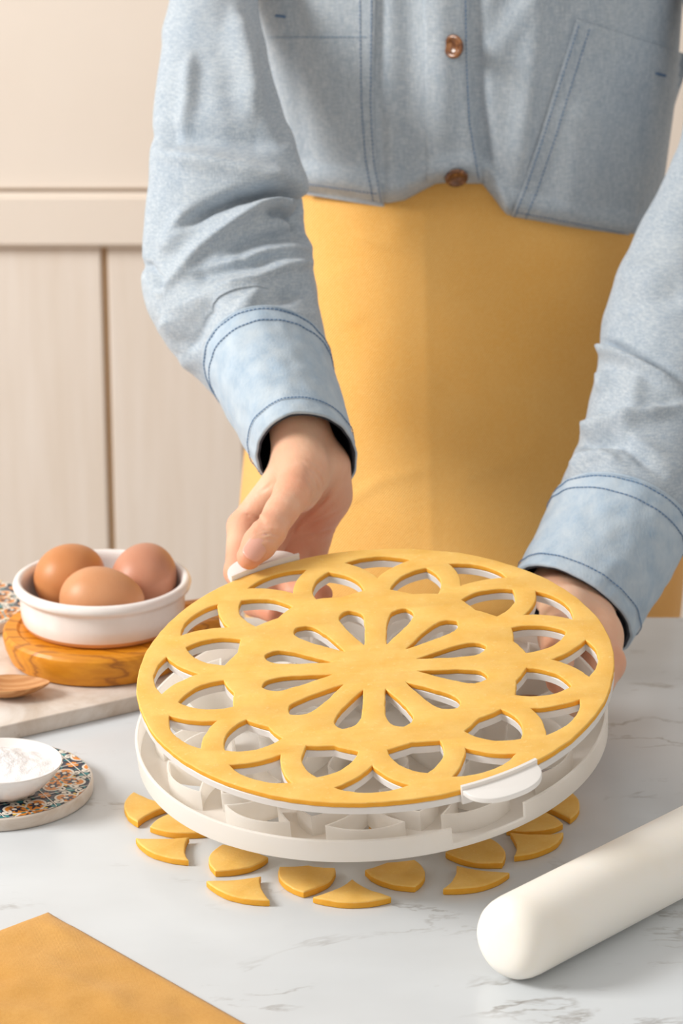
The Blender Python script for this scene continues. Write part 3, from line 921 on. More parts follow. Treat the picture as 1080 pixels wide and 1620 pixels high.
# wooden spoon on the marble board
st = at_z(79, 1087, BTH + .006)
sp_root = thing('wooden_spoon', 'brown wooden spoon resting on the marble board by the trivet', 'spoon', (st[0] - .03, st[1], BTH))
def spoon():
    NU, NV = 60, 33
    L = .050; W = .0150
    top = []; bot = []
    for i in range(NU + 1):
        u = i / NU                         # 0 handle side .. 1 tip
        s = math.sin(PI * min(max(u, 0), 1) ** .85) ** .62 if 0 < u < 1 else 0
        hw = max(W * s, .0004 if u == 1 else .0042 * (1 - u) ** 2 + .0004)
        x = -L + L * u
        for j in range(NV):
            v = -1 + 2 * j / (NV - 1)
            d = (1 - v * v) ** .9 * s ** 1.2
            ztop = .0098 - .0062 * d + .0012 * (1 - u) * 0
            zbot = .0090 - .0088 * d
            top.append((x, hw * v, ztop)); bot.append((x, hw * v, zbot))
    n = len(top)
    F = grid_faces(NU + 1, NV); F = F + [tuple(n + k for k in f[::-1]) for f in F]
    for i in range(NU):
        for j in (0, NV - 1):
            a = i * NV + j; b = (i + 1) * NV + j; F.append((a, b, n + b, n + a))
    return np.array(top + bot), F
V, F = spoon(); ang = math.radians(4)
Rz = np.array([[math.cos(ang), -math.sin(ang), 0], [math.sin(ang), math.cos(ang), 0], [0, 0, 1]])
o = part('spoon_bowl', (V @ Rz.T) + np.array([st[0], st[1], BTH]), F, MAT['spoonwood'], sp_root); fix_normals(o)
hpts = [np.array([-.046, 0, .0088]), np.array([-.055, 0, .0088]), np.array([-.075, 0, .009]), np.array([-.11, 0, .0085]), np.array([-.145, 0, .0075]), np.array([-.15, 0, .0075])]
V, F = tube([Rz @ p + np.array([st[0], st[1], BTH]) for p in hpts], .0040, 12)
o = part('handle', V, F, MAT['spoonwood'], sp_root)

# ================================================================== THE PERSON
PX0 = .088
person = thing('person', 'person in a light denim shirt and mustard apron lifting the pastry lattice', 'person', (PX0, 2.11, FLOOR_Z))

# ------------------------------------------------------------------ shirt body: front surface y = torso_y(x, z)
def lerp_tab(z, tab):
    zs = [t[0] for t in tab]; vs = [t[1] for t in tab]
    return np.interp(z, zs, vs)
SH_A = [(.10, .150), (.26, .156), (.34, .164), (.46, .168), (.55, .155), (.59, .090), (.61, .060)]
SH_B = [(.10, .112), (.26, .118), (.34, .119), (.46, .116), (.55, .095), (.59, .062), (.61, .055)]
SH_YC = 2.138
def torso_base(x, z):
    a = lerp_tab(z, SH_A); b = lerp_tab(z, SH_B)
    u = np.clip(np.abs(x - PX0) / a, 0, .9995)
    return SH_YC - b * (1 - u ** 2.1) ** (1 / 2.1)
HEM_PX = [(400, 300), (440, 303), (478, 308), (520, 313), (560, 319), (600, 328), (612, 330), (640, 325), (665, 311), (690, 298), (730, 294), (762, 295), (778, 318), (803, 351), (850, 361), (900, 371), (985, 387), (1080, 398)]
def hit(px, py, fn, it=25):
    y = 2.0
    for _ in range(it):
        p = P(px, py, y); y = .5 * y + .5 * float(fn(np.array([p[0]]), np.array([p[2]]))[0])
    return P(px, py, y)
_h = np.array([hit(a, b, torso_base) for a, b in HEM_PX])
def hem_z(x): return np.interp(x, _h[:, 0], _h[:, 2])
def hitv(pix, fn, it=25):
    pix = np.asarray(pix, float); D = np.array([ray(a, b) for a, b in pix]); y = np.full(len(pix), 2.0)
    for _ in range(it):
        t = y / D[:, 1]; y = .5 * y + .5 * fn(D[:, 0] * t, CAM_H + D[:, 2] * t)
    t = y / D[:, 1]
    return np.stack([D[:, 0] * t, y, CAM_H + D[:, 2] * t], 1)
SHIRT_FOLDS = [
    ([(640, -220), (645, -60), (652, 90), (650, 180), (640, 270)], -.0020, -.0040, 22),
    ([(690, -200), (695, -20), (700, 150), (690, 260)], .0010, .0035, 22),
    ([(608, -230), (605, -30), (602, 150), (612, 320)], -.0012, -.0022, 9),
    ([(750, -200), (752, 0), (756, 150), (772, 270), (792, 320)], -.0018, -.0085, 13),
    ([(880, -160), (852, 40), (838, 170), (812, 300)], .0020, .0045, 26),
    ([(900, -180), (885, -40), (868, 110), (842, 240)], -.0016, -.0016, 16),
    ([(490, -160), (500, 0), (530, 160), (540, 260)], .0022, .0035, 40),
    ([(460, -120), (470, 60), (480, 200), (490, 290)], -.0040, -.0010, 16),
    ([(930, 150), (915, 260), (900, 340)], .0025, .0035, 34),
    ([(1010, 120), (985, 240), (960, 350)], -.0028, -.0028, 30),
    ([(850, -90), (800, 0), (765, 60)], -.0018, -.0010, 20),
    ([(860, -40), (815, 40), (770, 110)], .0016, .001, 18),
    ([(640, 290), (670, 270), (720, 262)], .0030, .0030, 16),
    ([(765, 250), (785, 290), (803, 340)], .0020, .0050, 9),
]
def torso_y(x, z):
    x = np.asarray(x, float); z = np.asarray(z, float)
    y = torso_base(x, z)
    q = project(np.stack([x, y, z], -1))
    y = y - 1.35 * folds_at(q, SHIRT_FOLDS)
    c = np.clip(1 - (z - hem_z(x)) / .026, 0, 1)
    return y - .004 * np.sin(PI * np.clip(c, 0, 1)) + .016 * c ** 3
NC, NR = 300, 240
cols = []
for i in range(NC):                       # front half, right to left
    u = -1 + 2 * i / (NC - 1)
    cols.append(math.copysign(1 - (1 - abs(u)) ** 1.35, u))
cols = np.array(cols)
rows = []
for i in range(NR):
    t = i / (NR - 1)
    zt = .61 + (0 - .61) * t
    row = []
    ztop = .61
    x = None
    zz = np.full(NC, 0.0)
    # z along each column runs from the collar to its own hem
    xg = PX0 + cols * .150
    hz = hem_z(xg)
    zz = ztop + (hz - ztop) * t
    a = lerp_tab(zz, SH_A)
    xx = PX0 + cols * a * .999
    zz = ztop + (hem_z(xx) - ztop) * t
    yy = torso_y(xx, zz)
    rows.append(np.stack([xx, yy, zz], 1))
front = np.array(rows)
# hem turned under: inner rows
under = []
for k, (dy, dz) in enumerate(((.004, -.0004), (.010, .002), (.016, .008), (.018, .018))):
    r = front[-1].copy(); r[:, 1] += dy; r[:, 2] += dz; under.append(r)
front_all = np.concatenate([front, np.array(under)], 0)
V = front_all.reshape(-1, 3); F = grid_faces(len(front_all), NC)
acc = Acc(); acc.add(V, [f[::-1] for f in F])
# back half
NB = 40; brow = []
for i in range(60):
    t = i / 59; r = []
    for j in range(NB + 1):
        u = PI * j / NB; zz = .61 + (.285 - .61) * t
        a = float(lerp_tab(zz, SH_A)); b = float(lerp_tab(zz, SH_B))
        cu = math.cos(u); su = math.sin(u)
        r.append((PX0 + a * math.copysign(abs(cu) ** .87, cu), SH_YC + b * .9 * abs(su) ** .87, zz))
    brow.append(r)
acc.add(np.array(brow).reshape(-1, 3), grid_faces(60, NB + 1))
shirt = part('shirt', acc.V, acc.F, MAT['denim'], person)
tag(shirt, 'faded light blue denim shirt')

def patch(quad, nu, nv, off, name, mat, thick=.0014, parent=shirt):
    """raised patch of cloth on the shirt front; quad(u, v) -> pixel on the shirt"""
    top = hitv([quad(i / nu, j / nv) for i in range(nu + 1) for j in range(nv + 1)], torso_y, 18)
    top[:, 1] -= off
    for i in range(nu + 1):
        for j in range(nv + 1):
            if min(i, nu - i, j, nv - j) == 0: top[i * (nv + 1) + j, 1] += .0004
    n = len(top); bot = top.copy(); bot[:, 1] += off + .0005
    F = grid_faces(nu + 1, nv + 1)
    idx = [i * (nv + 1) for i in range(nu + 1)] + [nu * (nv + 1) + j for j in range(1, nv + 1)] + [i * (nv + 1) + nv for i in range(nu - 1, -1, -1)] + [j for j in range(nv - 1, 0, -1)]
    for a, b in zip(idx, idx[1:] + idx[:1]): F.append((a, b, n + b, n + a))
    o = part(name, np.concatenate([top, bot]), F, mat, parent); fix_normals(o); sharp(o, 60)
    return o
def pline(pts, t):
    pts = np.asarray(pts, float); s = t * (len(pts) - 1); i = min(int(s), len(pts) - 2); f = s - i
    return pts[i] * (1 - f) + pts[i + 1] * f
def coons(L, Rr):
    def q(u, v):
        a = pline(L, v); b = pline(Rr, v); return a * (1 - u) + b * u
    return q
RP_L = [(912, 30), (880, 130), (852, 220), (826, 296), (804, 350)]; RP_R = [(1092, 88), (1065, 170), (1040, 250), (1012, 330), (988, 386)]
LP_L = [(398, -40), (420, 60), (445, 160), (466, 240), (479, 306)]; LP_R = [(594, -50), (592, 60), (590, 160), (594, 250), (608, 327)]
pocket_r = patch(coons(RP_L, RP_R), 44, 70, .0024, 'pocket', MAT['denim'])
tag(pocket_r, 'large patch pocket with a slanted mouth')
pocket_l = patch(coons(LP_L, LP_R), 44, 70, .0024, 'pocket', MAT['denim'])
PL_L = [(668, -20), (672, 80), (672, 180), (676, 288)]; PL_R = [(741, -20), (742, 90), (747, 190), (764, 290)]
placket = patch(coons(PL_L, PL_R), 20, 70, .0022, 'placket', MAT['denim'])

def stitch(pix, parent, off=.0027, mat='thread', gap=.30, step=.0030, r=.00034, fn=torso_y, name='stitching'):
    pts = hitv(pix, fn, 18); pts[:, 1] -= off
    acc = Acc(); d = np.concatenate([[0], np.cumsum(np.linalg.norm(np.diff(pts, axis=0), axis=1))])
    n = int(d[-1] / step)
    for i in range(n):
        s = np.linspace(i * step, (i + 1 - gap) * step, 4)
        q = np.stack([np.interp(s, d, pts[:, k]) for k in range(3)], 1)
        v, f = tube(q, r, 5); acc.add(v, f)
    return part(name, acc.V, acc.F, MAT[mat], shirt)
def inset_line(A, B, f, n=40):
    """line inside a coons quad at constant u"""
    q = coons(A, B); return [q(f, t) for t in np.linspace(0.02, .985, n)]
def cross_line(A, B, v, u0=.02, u1=.98, n=30):
    q = coons(A, B); return [q(u, v) for u in np.linspace(u0, u1, n)]
st_ = Acc()
for f in (.03, .125): stitch(inset_line(RP_L, RP_R, f), pocket_r)
for v in (.975, .925): stitch(cross_line(RP_L, RP_R, v, .03), pocket_r)
for f in (.97, .87): stitch(inset_line(LP_L, LP_R, f), pocket_l)
for v in (.975, .935): stitch(cross_line(LP_L, LP_R, v, .05, .95), pocket_l)
stitch(cross_line(LP_L, LP_R, .245, .05, .96), pocket_l, mat='thread_pale')
for f in (.93,): stitch(inset_line(PL_L, PL_R, f), placket, mat='thread')
stitch([(1036 + 16 * t, 115 + 4 * t) for t in np.linspace(0, 1, 6)], pocket_r, gap=0.0, r=.0009, name='bar_tack')
stitch([(436 + 16 * t, 24 + 2 * t) for t in np.linspace(0, 1, 6)], pocket_l, gap=0.0, r=.0009, name='bar_tack')

def button(px, py, tilt, parent):
    p = hit(px, py, torso_y); p[1] -= .0046
    prof = [(0, .0012), (.0032, .0013), (.0046, .0020), (.0058, .0030), (.0070, .0033), (.0081, .0028), (.0085, .0018), (.0080, .0008), (.006, 0), (0, 0)]
    V, F = lathe(prof[::-1], 48)
    nv = Vector((tilt[0], -1, tilt[1])).normalized(); q = np.array(nv.to_track_quat('Z', 'Y').to_matrix()); V = V @ q.T
    b = part('button', V + p, F, MAT['button'], parent); fix_normals(b)
    acc = Acc()
    for sx in (-1, 1):
        for sz in (-1, 1):
            v, f = tube([np.array([sx * .0012 - .0006, sz * .0012, .0014]) @ q.T + p, np.array([sx * .0012 + .0006, sz * .0012, .0016]) @ q.T + p], .0005, 6); acc.add(v, f)
    tag(b, 'brown marbled horn button'); return b
button(719, 72, (-.75, .1), shirt); button(721, 277, (.1, -.62), shirt)

# ------------------------------------------------------------------ sleeves
def crom(X, t):
    """Catmull-Rom through rows of X at parameters t in 0..n-1"""
    X = np.asarray(X, float); n = len(X); out = []
    for s in t:
        i = min(int(s), n - 2); f = s - i
        p0 = X[max(i - 1, 0)]; p1 = X[i]; p2 = X[i + 1]; p3 = X[min(i + 2, n - 1)]
        out.append(.5 * (2 * p1 + (p2 - p0) * f + (2 * p0 - 5 * p1 + 4 * p2 - p3) * f * f + (3 * p1 - p0 - 3 * p2 + p3) * f ** 3))
    return np.array(out)
def arm_point(fr, i, th, k=1.0):
    C, W, Vv, Rt = fr; wl = np.linalg.norm(W[i])
    return C[i] + k * (W[i] * math.cos(th) + Vv[i] * wl * Rt[i] * math.sin(th))
FOLD_K = 1.85
def sleeve_mesh(fr, folds, ncol, wr, seed):
    C, W, Vv, Rt = fr; nrow = len(C)
    th = np.linspace(0, 2 * PI, ncol, endpoint=False)
    wl = np.linalg.norm(W, axis=1)
    Pt = C[:, None] + W[:, None] * np.cos(th)[None, :, None] + (Vv * (wl * Rt)[:, None])[:, None] * np.sin(th)[None, :, None]
    N = W[:, None] / wl[:, None, None] * np.cos(th)[None, :, None] * Rt[:, None, None] + Vv[:, None] * np.sin(th)[None, :, None]
    N /= np.linalg.norm(N, axis=2)[:, :, None]
    Q = project(Pt).reshape(-1, 2)
    H = FOLD_K * folds_at(Q, folds).reshape(nrow, ncol)
    gate = np.clip((np.sin(th) + .45) / .55, 0, 1)[None, :]
    H = H * gate
    fade = np.clip((nrow - 1 - np.arange(nrow)) / 30.0, 0, 1)[:, None] ** .7
    for i in range(nrow):
        for j in range(ncol):
            p = Pt[i, j]
            H[i, j] += wr * mnoise.noise(Vector((p[0] * 22 + seed, p[1] * 22, p[2] * 30))) + wr * .45 * mnoise.noise(Vector((p[0] * 60 + seed, p[1] * 60, p[2] * 60)))
    H = H * fade - .0030 * (1 - fade) ** 2
    Pt = Pt + N * H[:, :, None]
    V = Pt.reshape(-1, 3); F = [f for f in grid_faces(nrow, ncol, True)]
    return V, F, fr
LS = [((400, -205), (500, -250), 2.130, .8), ((312, -115), (440, -105), 2.085, .85), ((268, 0), (408, 0), 2.030, .82), ((250, 130), (436, 125), 1.980, .72), ((238, 240), (470, 230), 1.945, .62),
      ((232, 330), (490, 305), 1.924, .60), ((228, 410), (492, 362), 1.912, .68), ((230, 474), (494, 415), 1.902, .82), ((262, 540), (503, 470), 1.887, 1.02), ((302, 582), (509, 510), 1.868, 1.20), ((340, 620), (516, 548), 1.842, 1.30)]
LF = [
    ([(520, 345), (484, 322), (459, 308), (431, 304), (376, 312), (331, 330), (276, 366)], -.0240, -.0050, 10),
    ([(255, 462), (317, 391), (376, 346), (414, 322), (445, 316), (480, 332)], .0035, .0110, 11),
    ([(505, 352), (474, 341), (445, 331), (415, 331)], -.0130, -.0040, 9),
    ([(510, 356), (470, 367), (400, 384), (356, 404)], -.0060, -.0045, 14),
    ([(486, 392), (425, 392), (387, 407), (352, 412)], .0040, .0020, 10),
    ([(440, 408), (359, 429), (303, 443)], -.0035, -.0035, 12),
    ([(488, 416), (450, 422), (409, 437), (330, 452)], .0045, .0025, 10),
    ([(478, 458), (425, 477), (376, 514)], -.0055, -.0060, 14),
    ([(405, 462), (376, 494), (350, 540), (345, 570)], .0050, .0035, 10),
    ([(335, 478), (309, 514), (296, 555)], -.0060, -.0050, 14),
    ([(494, 497), (414, 505), (381, 522)], .0040, .0030, 9),
    ([(262, 500), (285, 545), (310, 590)], .0035, .0035, 14),
    ([(262, 244), (359, 264), (466, 290)], .0045, .0060, 16),
    ([(245, 216), (330, 218), (440, 225)], -.0040, -.0030, 18),
    ([(228, 415), (258, 456)], -.0030, -.0040, 8),
    ([(302, 90), (296, 150), (286, 215)], .0030, .0020, 12), ([(325, 40), (318, 110), (312, 190)], -.0012, -.0012, 24),
    ([(372, 20), (392, 100), (402, 170)], .0045, .0030, 18), ([(345, 60), (358, 120), (372, 190)], -.0010, -.0010, 20), ([(410, 70), (430, 150), (452, 220)], -.0025, -.003, 12),
    ([(300, 330), (258, 400)], .0030, .0030, 14),
]
LC = [((336, 612), (513, 543), 1.846, 1.30), ((360, 655), (526, 590), 1.822, 1.34), ((386, 700), (541, 642), 1.797, 1.38), ((414, 747), (557, 700), 1.770, 1.40)]
def arm_split(S, Cf, per):
    t_s = np.linspace(0, len(S) + .12, per); t_c = np.linspace(len(S), len(S) + len(Cf) - 1, 46)
    st = S + Cf
    C = []; W = []; Rt = []
    for L, Rr, y, ratio in st:
        a = P(L[0], L[1], y); b = P(Rr[0], Rr[1], y); C.append((a + b) / 2); W.append((b - a) / 2); Rt.append([ratio])
    out = []
    for t in (t_s, t_c):
        c = crom(C, t); w_ = crom(W, t); r_ = crom(Rt, t)[:, 0]
        A = (crom(C, np.minimum(t + .05, len(st) - 1.0001)) - crom(C, np.maximum(t - .05, 0))); A /= np.linalg.norm(A, axis=1)[:, None]
        Vv = np.cross(w_, A); Vv /= np.linalg.norm(Vv, axis=1)[:, None]
        for i in range(len(t)):
            if Vv[i] @ (np.array([0, 0, CAM_H]) - c[i]) < 0: Vv[i] *= -1
        out.append((c, w_, Vv, r_))
    return out
l_sf, l_cf = arm_split(LS[:-1], LC, 230)
V, F, lfr = sleeve_mesh(l_sf, LF, 200, .0022, 1.3)
sl_l = part('sleeve', V, F, MAT['denim'], shirt); fix_normals(sl_l)
tag(sl_l, 'sleeve with deep folds at the bent elbow')
RS = [((985, -200), (1105, -260), 2.125, .8), ((1052, -80), (1195, -110), 2.100, .85), ((1088, 70), (1236, 85), 2.060, .9), ((1078, 215), (1242, 255), 2.012, .9), ((1014, 352), (1215, 425), 1.968, .9), ((968, 462), (1188, 558), 1.930, .95), ((958, 548), (1160, 655), 1.897, 1.0),
      ((940, 640), (1128, 755), 1.862, 1.05), ((909, 722), (1098, 832), 1.826, 1.1), ((890, 772), (1072, 880), 1.802, 1.12)]
RF = [
    ([(955, 541), (985, 551), (1016, 567), (1080, 602)], -.0085, -.0050, 6),
    ([(948, 556), (985, 566), (1016, 580), (1078, 614)], .0075, .0040, 9),
    ([(948, 590), (958, 620)], .0030, .0030, 12),
    ([(970, 486), (1020, 478), (1090, 462)], -.0022, -.0022, 18), ([(975, 440), (1030, 430), (1100, 410)], .0018, .0018, 20),
    
    ([(945, 645), (991, 650), (1090, 626)], -.0020, -.0022, 14),
    ([(918, 684), (950, 674), (990, 668), (1071, 642)], .0060, .0040, 11),
    ([(915, 702), (962, 694), (985, 700), (1047, 749)], -.0060, -.0040, 10),
    ([(904, 752), (922, 728), (952, 722), (985, 735)], .0055, .0040, 10),
    ([(985, 700), (1030, 720), (1090, 750)], .0022, .0022, 14), ([(1000, 750), (1035, 800), (1060, 860)], -.0022, -.0022, 16), ([(965, 745), (1000, 780), (1030, 830)], .002, .002, 14),
    ([(1010, 590), (1000, 640), (985, 690)], .0022, .002, 14),
]
RCu = [((889, 770), (1071, 874), 1.804, 1.12), ((868, 815), (1050, 918), 1.788, 1.08), ((848, 858), (1018, 970), 1.770, 1.0), ((829, 899), (981, 1026), 1.752, .92)]
r_sf, r_cf = arm_split(RS[:-1], RCu, 230)
V, F, rfr = sleeve_mesh(r_sf, RF, 190, .0020, 7.7)
sl_r = part('sleeve', V, F, MAT['denim'], shirt); fix_normals(sl_r)

def cuff(fr, name, label):
    nrow, ncol = 46, 150
    C, W, Vv, Rt = fr
    Vs = []; th = np.linspace(0, 2 * PI, ncol, endpoint=False)
    def ringp(i, k, extra=0.0):
        out = []
        for j, t in enumerate(th):
            p = arm_point(fr, i, t, k)
            wav = .0011 * mnoise.noise(Vector((p[0] * 90, p[1] * 90, p[2] * 90))) + extra
            c = C[i]; d = nrm(p - c); out.append(p + d * wav)
        return out
    mid = []
    rows = [ringp(0, .985)] + [ringp(i, 1.035 + .012 * math.exp(-((i - 3) / 2.0) ** 2) + .010 * math.exp(-((i - (nrow - 4)) / 2.5) ** 2) - .01 * math.exp(-((i - (nrow - 8)) / 1.6) ** 2)) for i in range(nrow)]
    n_out = len(rows)
    ln = np.linalg.norm(W[-1])
    rows.append(ringp(nrow - 1, 1.0)); rows.append(ringp(nrow - 1, .955))
    for i in range(nrow - 2, 0, -3): rows.append(ringp(i, .95))
    V = np.array(rows).reshape(-1, 3); F = grid_faces(len(rows), ncol, True)
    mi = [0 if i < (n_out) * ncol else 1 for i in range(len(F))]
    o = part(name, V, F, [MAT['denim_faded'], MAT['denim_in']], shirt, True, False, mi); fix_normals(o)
    tag(o, label)
    # stitching rows
    for i in (1.0, 5.5, nrow - 7.5):
        acc = Acc(); n = 96
        for j in range(n):
            q = []
            for s in (0, .25, .5, .75):
                t = 2 * PI * (j + s) / n; i0 = int(i); f = i - i0
                p = arm_point(fr, i0, t, 1.036) * (1 - f) + arm_point(fr, i0 + 1, t, 1.036) * f
                c = C[i0]; p = p + nrm(p - c) * (.0011 * mnoise.noise(Vector((p[0] * 90, p[1] * 90, p[2] * 90))) + .0006)
                q.append(p)
            v, f_ = tube(q, .00038, 5); acc.add(v, f_)
        part('cuff_stitching', acc.V, acc.F, MAT['thread'], shirt)
    # piped edge at the seam
    ring = [arm_point(fr, 0, t, 1.028) for t in np.linspace(0, 2 * PI, 140, endpoint=False)]
    v, f_ = tube(ring, .0011, 6, True); part('cuff_seam', v, f_, MAT['denim_faded'], shirt)
    return fr
cuff(l_cf, 'cuff', 'denim cuff around the wrist with the thumb on the tab')
cuff(r_cf, 'cuff', 'denim cuff beside the cutter')

# ------------------------------------------------------------------ apron
AP_YF = [(-.50, 1.932), (-.1, 1.926), (0, 1.9265), (.03, 1.931), (.06, 1.939), (.10, 1.953), (.14, 1.970), (.18, 1.988), (.22, 2.006), (.26, 2.024), (.30, 2.042), (.38, 2.066)]
AP_A = [(-.50, .175), (-.1, .172), (0, .178), (.10, .168), (.20, .152), (.28, .142), (.38, .136)]
AP_YC = 2.140; PXA = PX0 + .008
def apron_y(x, z):
    a = lerp_tab(z, AP_A); b = AP_YC - lerp_tab(z, AP_YF)
    u = np.clip(np.abs(x - PXA) / a, 0, .9995)
    return AP_YC - b * (1 - u ** 2.05) ** (1 / 2.05)
AP_FOLDS = [([(670, 290), (674, 520), (680, 760), (684, 960)], .0009, .0006, 10), ([(560, 372), (600, 384), (640, 392)], .0016, .0008, 7), ([(700, 470), (730, 462), (760, 455)], .0012, .0008, 6),
            ([(540, 800), (600, 760), (680, 742)], .0015, .0010, 9), ([(720, 760), (780, 740), (860, 700)], .0012, .0012, 12), ([(620, 340), (660, 400), (690, 480)], .0030, .0010, 26), ([(700, 330), (730, 420)], -.0020, -.0010, 22), ([(520, 420), (560, 520)], .002, .002, 30),
            ([(700, 600), (740, 640), (800, 660)], -.0018, -.0012, 20)]
NZ, NCo = 170, 220
rows = []
zs = np.concatenate([np.linspace(.38, -.04, 140), np.linspace(-.05, -.50, 30)])
ucol = np.sin(np.linspace(-PI / 2, PI / 2, NCo))
for z in zs:
    a = float(lerp_tab(z, AP_A)); x = PXA + ucol * a * .999; zz = np.full(NCo, z)
    y = apron_y(x, zz)
    q = project(np.stack([x, y, zz], -1)); h = folds_at(q, AP_FOLDS) * (1 if z > -.02 else 0)
    if z > .01: y = y - h
    hang = max(0, min(1, (-z - .03) / .3))
    y = y - np.array([.006 * hang * mnoise.noise(Vector((xx * 14, 0, 2))) for xx in x])*0 + hang * .010 * np.array([.5 + .5 * math.sin(xx * 60) for xx in x])
    rows.append(np.stack([x, y, zz], 1))
outer = np.array(rows); inner = outer.copy(); inner[:, :, 1] += .0016
n = outer.shape[0] * NCo
V = np.concatenate([outer.reshape(-1, 3), inner.reshape(-1, 3)]); F0 = grid_faces(outer.shape[0], NCo)
F = F0 + [tuple(n + k for k in f[::-1]) for f in F0]
nr = outer.shape[0]
for i in range(nr - 1):
    for j in (0, NCo - 1):
        a = i * NCo + j; b = (i + 1) * NCo + j; F.append((a, b, n + b, n + a))
apron = part('apron', V, F, MAT['apron'], person); fix_normals(apron)
tag(apron, 'mustard yellow linen waist apron')
v, f = tube([(PX0 + .133 * math.cos(t), AP_YC + .100 * math.sin(t), .30) for t in np.linspace(-.1, PI + .1, 40)], .006, 6)
part('apron_tie', v, f, MAT['apron'], apron)

# ------------------------------------------------------------------ hands
def capsules_sdf(G, prims, k):
    d = None
    for p in prims:
        e = cone_d(G, *p)
        d = e if d is None else smin(d, e, k)
    return d
def build_hand(groups, lo, hi, h, kk=.006, carve=()):
    G, org = sdf_grid(lo, hi, h)
    palm = capsules_sdf(G, groups['palm'], groups.get('k', .012))
    d = palm
    for fng in groups['fingers']:
        e = capsules_sdf(G, fng, .004)
        d = smin(d, e, kk)
    if carve:
        near = np.abs(d) < .004
        Q = project(G[near].astype(float)); add = np.zeros(len(Q))
        for poly, depth, wd in carve:
            dist, t = seg_dist(Q, poly); win = np.clip(np.minimum(t, 1 - t) / .25 + .1, 0, 1)
            add += depth * win * np.exp(-(dist / wd) ** 2)
        d[near] += add
    V, F = surface_net(d, org, h)
    V = relax(V, F, 2, .5)
    return V, F
def zl(pts): return [(340 + a / 4.909, 640 + b / 4.909) for a, b in pts]
bodyA = Acc()
# her right hand (left in the photo), palm to the camera, thumb on the tab
wr = P(488, 690, 1.762)
T1 = P(478, 735, 1.750); T2 = P(463, 781, 1.718); T3 = P(426, 840, 1.687); T4 = P(394, 881, 1.6725)
I1 = P(384, 833, 1.756); I2 = P(377, 905, 1.722); I3 = P(402, 955, 1.694); I4 = P(432, 970, 1.680)
M1 = P(428, 852, 1.772); M2 = P(418, 925, 1.742); M3 = P(465, 938, 1.716); M4 = P(510, 940, 1.702)
R1 = P(466, 860, 1.786); R2 = P(462, 932, 1.772); R3 = P(485, 955, 1.748); R4 = P(505, 962, 1.728)
K1 = P(500, 850, 1.790); K2 = P(494, 908, 1.786); K3 = P(498, 938, 1.770); K4 = P(510, 950, 1.752)
groups = {'k': .013, 'palm': [
    (P(440, 575, 1.838), P(462, 676, 1.772), .0175, .0112), (P(455, 575, 1.845), P(487, 680, 1.782), .0165, .0112),
    (P(462, 676, 1.772), P(462, 745, 1.758), .0112, .0125), (P(487, 680, 1.782), P(514, 738, 1.780), .0112, .0135),
    (P(474, 690, 1.772), T1, .0115, .0132), (T1, T2, .0132, .0120), (P(496, 745, 1.766), P(482, 790, 1.738), .0100, .0085),
    (P(455, 745, 1.770), I1, .0112, .0100), (P(480, 745, 1.776), M1, .0115, .0100), (P(500, 745, 1.782), R1, .0115, .0100),
    (P(514, 738, 1.780), P(521, 785, 1.781), .0135, .0120), (P(521, 785, 1.781), K1, .0120, .0100)],
    'fingers': [[(T2, T2 + (T3 - T2) * .5, .0122, .0102), (T2 + (T3 - T2) * .5, T3, .0102, .0102), (T3, T3 + (T4 - T3) * .5, .0102, .0102), (T3 + (T4 - T3) * .5, T4, .0102, .0080)],
                [(I1, I2, .0102, .0088), (I2, I3, .0088, .0076), (I3, I4, .0076, .0064)],
                [(M1, M2, .0105, .0090), (M2, M3, .0090, .0078), (M3, M4, .0078, .0066)],
                [(R1, R2, .0102, .0088), (R2, R3, .0088, .0076), (R3, R4, .0076, .0062)],
                [(K1, K2, .0098, .0080), (K2, K3, .0080, .0068), (K3, K4, .0068, .0056)]]}
vt = nrm(np.array([0, 0, CAM_H]) - T3)
tdir = nrm(T4 - T3); tside = nrm(np.cross(tdir, vt)); tnorm = np.cross(tside, tdir)
carve = [
    (zl([(300, 1000), (400, 972), (500, 985)]), 0.0010, 2.2), (zl([(310, 1032), (415, 1000), (510, 1015)]), 0.0012, 2.2), (zl([(325, 960), (420, 938), (505, 950)]), 0.0009, 2.2), (zl([(300, 1062), (400, 1045), (480, 1050)]), 0.0009, 2.2), (zl([(345, 930), (430, 915), (500, 925)]), 0.0006, 2.2),
    (zl([(690, 490), (775, 580), (800, 660), (780, 760)]), 0.0010, 2.2), (zl([(735, 470), (815, 560), (840, 650), (825, 720)]), 0.0009, 2.2), (zl([(700, 560), (755, 650), (735, 770)]), 0.0009, 2.2), (zl([(660, 440), (760, 520), (850, 610)]), 0.0006, 2.2), (zl([(680, 400), (800, 480), (870, 560)]), 0.0004, 2.2),
    (zl([(950, 590), (860, 720), (740, 830), (630, 940), (560, 1060)]), 0.0020, 4.5),
    (zl([(215, 850), (300, 870), (400, 905)]), 0.0015, 2.6), (zl([(230, 890), (320, 900), (390, 925)]), 0.0009, 2.2), (zl([(460, 600), (400, 650), (330, 690)]), 0.0006, 2.4),
    (zl([(985, 690), (830, 840), (650, 945)]), 0.0009, 2.4), (zl([(1000, 800), (800, 905), (640, 985)]), 0.0009, 2.4), (zl([(960, 950), (780, 1010), (620, 1060)]), 0.0008, 2.4), (zl([(900, 640), (850, 740), (760, 830)]), 0.0006, 2.2)]
allp = np.array([p for pr in groups['palm'] for p in pr[:2]] + [p for fg in groups['fingers'] for pr in fg for p in pr[:2]])
Vh, Fh = build_hand(groups, allp.min(0) - .028, allp.max(0) + .028, .0010, .0030, carve)
bodyA.add(Vh, Fh, 0)
